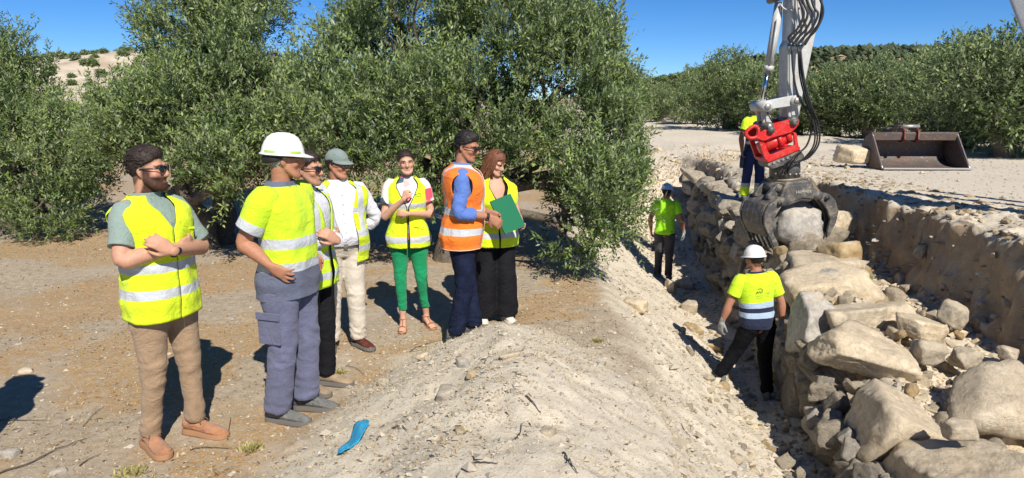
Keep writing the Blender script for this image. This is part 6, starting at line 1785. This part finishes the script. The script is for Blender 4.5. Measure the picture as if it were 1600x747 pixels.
for x_ in (-.24, .02):
    mb = MB(); mb.bm(extrude_poly([(.0, .52), (-.10, .60), (-.08, .78), (.02, .84), (.18, .80), (.26, .62), (.2, .56)], 0, .03)); V, F, U, C = mb.arrays(); V = V[:, [1, 0, 2]] + [x_, 0, -.02]
    link('hanger_ear', mesh_data('hanger_ear', V * [1, 1, .93] + [0, .02, .0], F, M_EARRED, None, False), bk)
V, F = cylinder((-.25, .03, .78), (.07, .03, .78), .035, 14); link('hanger_pin', mesh_data('hanger_pin', V, F, M_EDGE), bk)

# leaning dark trunk beyond the track
pt = P(1392, 212, 24.5); lt = empty('tree_trunk', (pt[0], pt[1], hz(pt[0], pt[1]))); tagit(lt, 'dark leaning bare trunk on the far side of the track, left of the bucket', 'tree trunk')
V, F = tube([(-.25, 0, -.1), (-.1, .1, .25), (.25, .1, .5), (.6, .2, .62)], [.26, .20, .15, .08], n=14, res=4); V += vnormals(V, F) * (.03 * fbm(V * 6, 3))[:, None]; link('trunk', mesh_data('trunk', V, F, M_BARK), lt)
V, F = tube([(.0, .1, .3), (.1, -.1, .55), (.05, -.15, .8)], [.12, .08, .04], n=10, res=4); link('limb', mesh_data('limb', V, F, M_BARK), lt)

# ------------------------------------------------------------------ litter on the ground
def hit(px, py, t0=2.3, t1=20):
    for tt in np.linspace(t0, t1, 900):
        w_ = P(px, py, tt)
        if w_[2] < hz(w_[0], w_[1]): return w_
    return P(px, py, t1)
M_TWIG = m_bark() ; M_TWIG.name = 'dry_twig'
def twig(pts, r, lab, grp, lift=.004, branch=None):
    r = r * .62
    W_ = np.array([hit(a, b_) for a, b_ in pts]); W_ = catmull(W_, 5)
    W_[:, 2] = height(W_[:, 0], W_[:, 1]) + lift + r + .006 * np.abs(np.sin(np.arange(len(W_)) * 1.1)); base = W_[0].copy()
    mb = MB(); V, F = tube(W_ - base, list(np.linspace(r, r * .45, len(W_))), n=7, res=1); mb.add(V, F)
    if branch:
        for (i_, dx, dy, dz) in branch:
            q = W_[i_] - base; V, F = tube([q, q + np.array([dx, dy, dz]) * .5 + [0, 0, .01], q + [dx, dy, dz]], [r * .6, r * .5, r * .3], n=6, res=3); mb.add(V, F)
    o = mb.build('twig', M_TWIG, None, base, uv=False); tagit(o, lab, 'twig', grp)
TG = 'dry twigs lying on the ground'
for pts, r, lab in [
    ([(0, 742), (45, 728), (90, 705), (135, 688)], .008, 'long bent twig at the bottom left corner'),
    ([(0, 659), (30, 661), (72, 660)], .006, 'straight dark twig at the left edge'),
    ([(130, 668), (142, 655), (163, 637)], .004, 'short slanting twig left of the bearded man'),
    ([(125, 732), (140, 722), (158, 715)], .006, 'stubby twig in front of the bearded man at bottom'),
    ([(298, 706), (325, 702), (362, 704)], .006, 'dark twig by the toe of the bearded man\'s front shoe'),
    ([(356, 690), (358, 672), (361, 655)], .006, 'curved upright twig right of the bearded man\'s shoes'),
    ([(540, 574), (556, 578), (570, 588)], .004, 'curled twig on the ground by the cream trousers'),
    ([(640, 552), (665, 540), (690, 534)], .006, 'twig between the green trousers and the jeans'),
    ([(640, 552), (660, 548), (672, 545)], .003, 'thin twig under the other by the green trousers')]:
    twig(pts, r, lab, TG)
MG = 'sticks in the dirt mound'
for pts, r, lab in [
    ([(822, 622), (834, 636), (845, 650)], .008, 'dark stick at the middle of the mound'), ([(808, 692), (813, 680), (815, 668)], .006, 'short upright stick low on the mound'),
    ([(610, 674), (622, 670), (636, 676)], .008, 'bent brown stick above the blue scrap'), ([(880, 712), (892, 728), (903, 745)], .007, 'stick at the bottom edge of the mound'),
    ([(738, 729), (760, 727), (778, 728)], .006, 'faint stick near the bottom of the mound'), ([(735, 590), (748, 577), (760, 566)], .006, 'slanting stick near the top of the mound'),
    ([(1064, 664), (1072, 678), (1080, 690)], .006, 'stick on the right slope of the mound')]:
    twig(pts, r, lab, MG)
# thick trimmed branch on the flat ground near the mound
# blue plastic scrap
w_ = hit(551, 686); ctr = [(575, 660), (560, 664), (553, 672), (546, 690), (530, 708), (527, 716), (536, 712), (552, 700), (563, 690), (572, 676), (577, 664)]
Pt = np.array([hit(a, b_) for a, b_ in ctr]); Pt[:, 2] = height(Pt[:, 0], Pt[:, 1]) + .012
Lf = Pt[:6]; Rt = np.vstack([Pt[-1:], Pt[-2:-1], Pt[-3:-2], Pt[-4:-3], Pt[-5:-4], Pt[-6:-5]]); rows_ = []
for k_ in np.linspace(0, 1, 9): rows_.append(catmull(Lf * (1 - k_) + Rt * k_, 6))
G_ = np.array(rows_); G_[..., 2] += .010 * fbm(G_ * 26, 3) + .010 * np.sin(np.linspace(0, 9, G_.shape[1]))[None] * .5 + .006
sc_ = link('plastic_scrap', mesh_data('plastic_scrap', G_.reshape(-1, 3) - Pt[0], [grid_faces(9, G_.shape[1], wrap=False)], simple_m('blue_plastic', (.03, .30, .52), .4)), None, Pt[0]); tagit(sc_, 'torn blue plastic scrap lying on the dirt mound', 'scrap')
mm_ = sc_.modifiers.new('t', 'SOLIDIFY'); mm_.thickness = .003
w_ = hit(725, 678)
# dry straw and tiny litter over the flat ground
def litter(name, n, xy, ln, wd, mat, seed, up=.25):
    rng = np.random.default_rng(seed); P2 = xy(rng, n); n = len(P2)
    g_ = fbm(np.concatenate([P2 * .9, np.zeros((n, 1))], 1) + 3, 3) + rng.normal(0, .25, n); P2 = P2[g_ > -.1]; n = len(P2)
    z = height(P2[:, 0], P2[:, 1]); a = rng.uniform(0, 6.28, n); L = ln * rng.uniform(.4, 1.4, n)
    d = unit(np.stack([np.cos(a), np.sin(a), np.abs(rng.normal(0, up, n))], 1)); s = np.stack([-np.sin(a), np.cos(a), 0 * a], 1) * wd
    b_ = np.concatenate([P2, z[:, None] + .003], 1)
    V = np.stack([b_ - s, b_ + s, b_ + d * L[:, None] * .6 + s * .8 + [0, 0, .004], b_ + d * L[:, None] * .6 - s * .8 + [0, 0, .004]], 1).reshape(-1, 3)
    C = np.repeat(rng.uniform(0, 1, n), 4)[:, None] * np.ones(3)
    o = link(name, mesh_data(name, V, [np.arange(len(V)).reshape(-1, 4)], mat, None, False, C)); tagit(o, kind='stuff')
def m_two(name, a, b_):
    k = NT(name); at = k.n('ShaderNodeVertexColor', layer_name='Col'); k.set(k.mix(at.outputs[0], a, b_), .85, 0, .15); return k.m
M_STRAW = m_two('dry_straw', (.22, .13, .06), (.56, .42, .22))
litter('dry_straw', 42000, lambda rng, n: np.stack([rng.uniform(-7.5, 1.05, n), 2.9 + 8.5 * rng.random(n) ** 1.5], 1), .030, .0022, M_STRAW, 61)
litter('dry_leaves', 9000, lambda rng, n: np.stack([rng.uniform(-7.5, 1.0, n), 2.9 + 9.5 * rng.random(n) ** 1.3], 1), .038, .006, m_two('fallen_olive_leaves', (.16, .10, .05), (.42, .34, .22)), 62, .35)
# weeds
def tuft(px, py, r, lab, col, seed, n=150, ln=.05):
    c = hit(px, py); rng = np.random.default_rng(seed); a = rng.uniform(0, 6.28, n); rr_ = r * rng.random(n) ** .7
    b_ = np.stack([np.cos(a) * rr_, np.sin(a) * rr_ * .8, 0 * a], 1); d = unit(np.stack([np.cos(a) * .6 + rng.normal(0, .4, n), np.sin(a) * .6 + rng.normal(0, .4, n), 1 + 0 * a], 1)); L = ln * rng.uniform(.4, 1.2, n)[:, None]
    s = unit(np.cross(d, rng.normal(size=(n, 3)))) * .004
    V = np.stack([b_ - s, b_ + s, b_ + d * L * .6 + s * 1.6, b_ + d * L, b_ + d * L * .6 - s * 1.6], 1).reshape(-1, 3)
    C = np.repeat(rng.uniform(0, 1, n), 5)[:, None] * np.ones(3)
    o = link('weed', mesh_data('weed', V, [np.arange(len(V)).reshape(-1, 5)], col, None, False, C), None, (c[0], c[1], hz(c[0], c[1]))); tagit(o, lab, 'plant', 'small weeds')
M_WEED = m_two('yellow_green_weed', (.20, .19, .06), (.42, .36, .16)); M_WEEDG = m_two('green_weed', (.10, .15, .05), (.30, .36, .15))
tuft(392, 702, .075, 'yellow-green weed at the edge of the mound right of the bearded man', M_WEED, 1, 160, .035); tuft(205, 740, .09, 'dry yellow weed at the bottom edge near the bearded man\'s foot', M_WEED, 2, 150, .03)
tuft(532, 583, .05, 'tiny yellow weed by the curled twig', M_WEED, 3, 90, .03); tuft(1343, 438, .13, 'grey-green weed growing in the rubble below the grapple', M_WEEDG, 4, 260, .10)
tuft(935, 534, .06, 'tiny green weed on the straw slope right of the mound', M_WEED, 5, 80, .03)
# dry grass on the berm by the track
litter('dry_grass', 6000, lambda rng, n: np.stack([rng.normal(3.3, .9, n), rng.normal(17.5, 1.6, n)], 1), .16, .006, M_STRAW, 63, 1.2)

# someone just outside the picture, whose shadow reaches into it
src = [o for o in bpy.data.objects if o.get('category') == 'person' and 'cap' in o['label']][0]
r0 = src.copy(); COL.objects.link(r0); r0.location = (-3.2, 3.45, hz(-3.2, 3.45)); r0.rotation_euler = (0, 0, facing(.9, -.2)); r0['label'] = 'bystander in open vest just left of the picture, only his shadow in view'
for ch in list(src.children):
    c = ch.copy(); COL.objects.link(c); c.parent = r0
    for g_ in ch.children: d_ = g_.copy(); COL.objects.link(d_); d_.parent = c
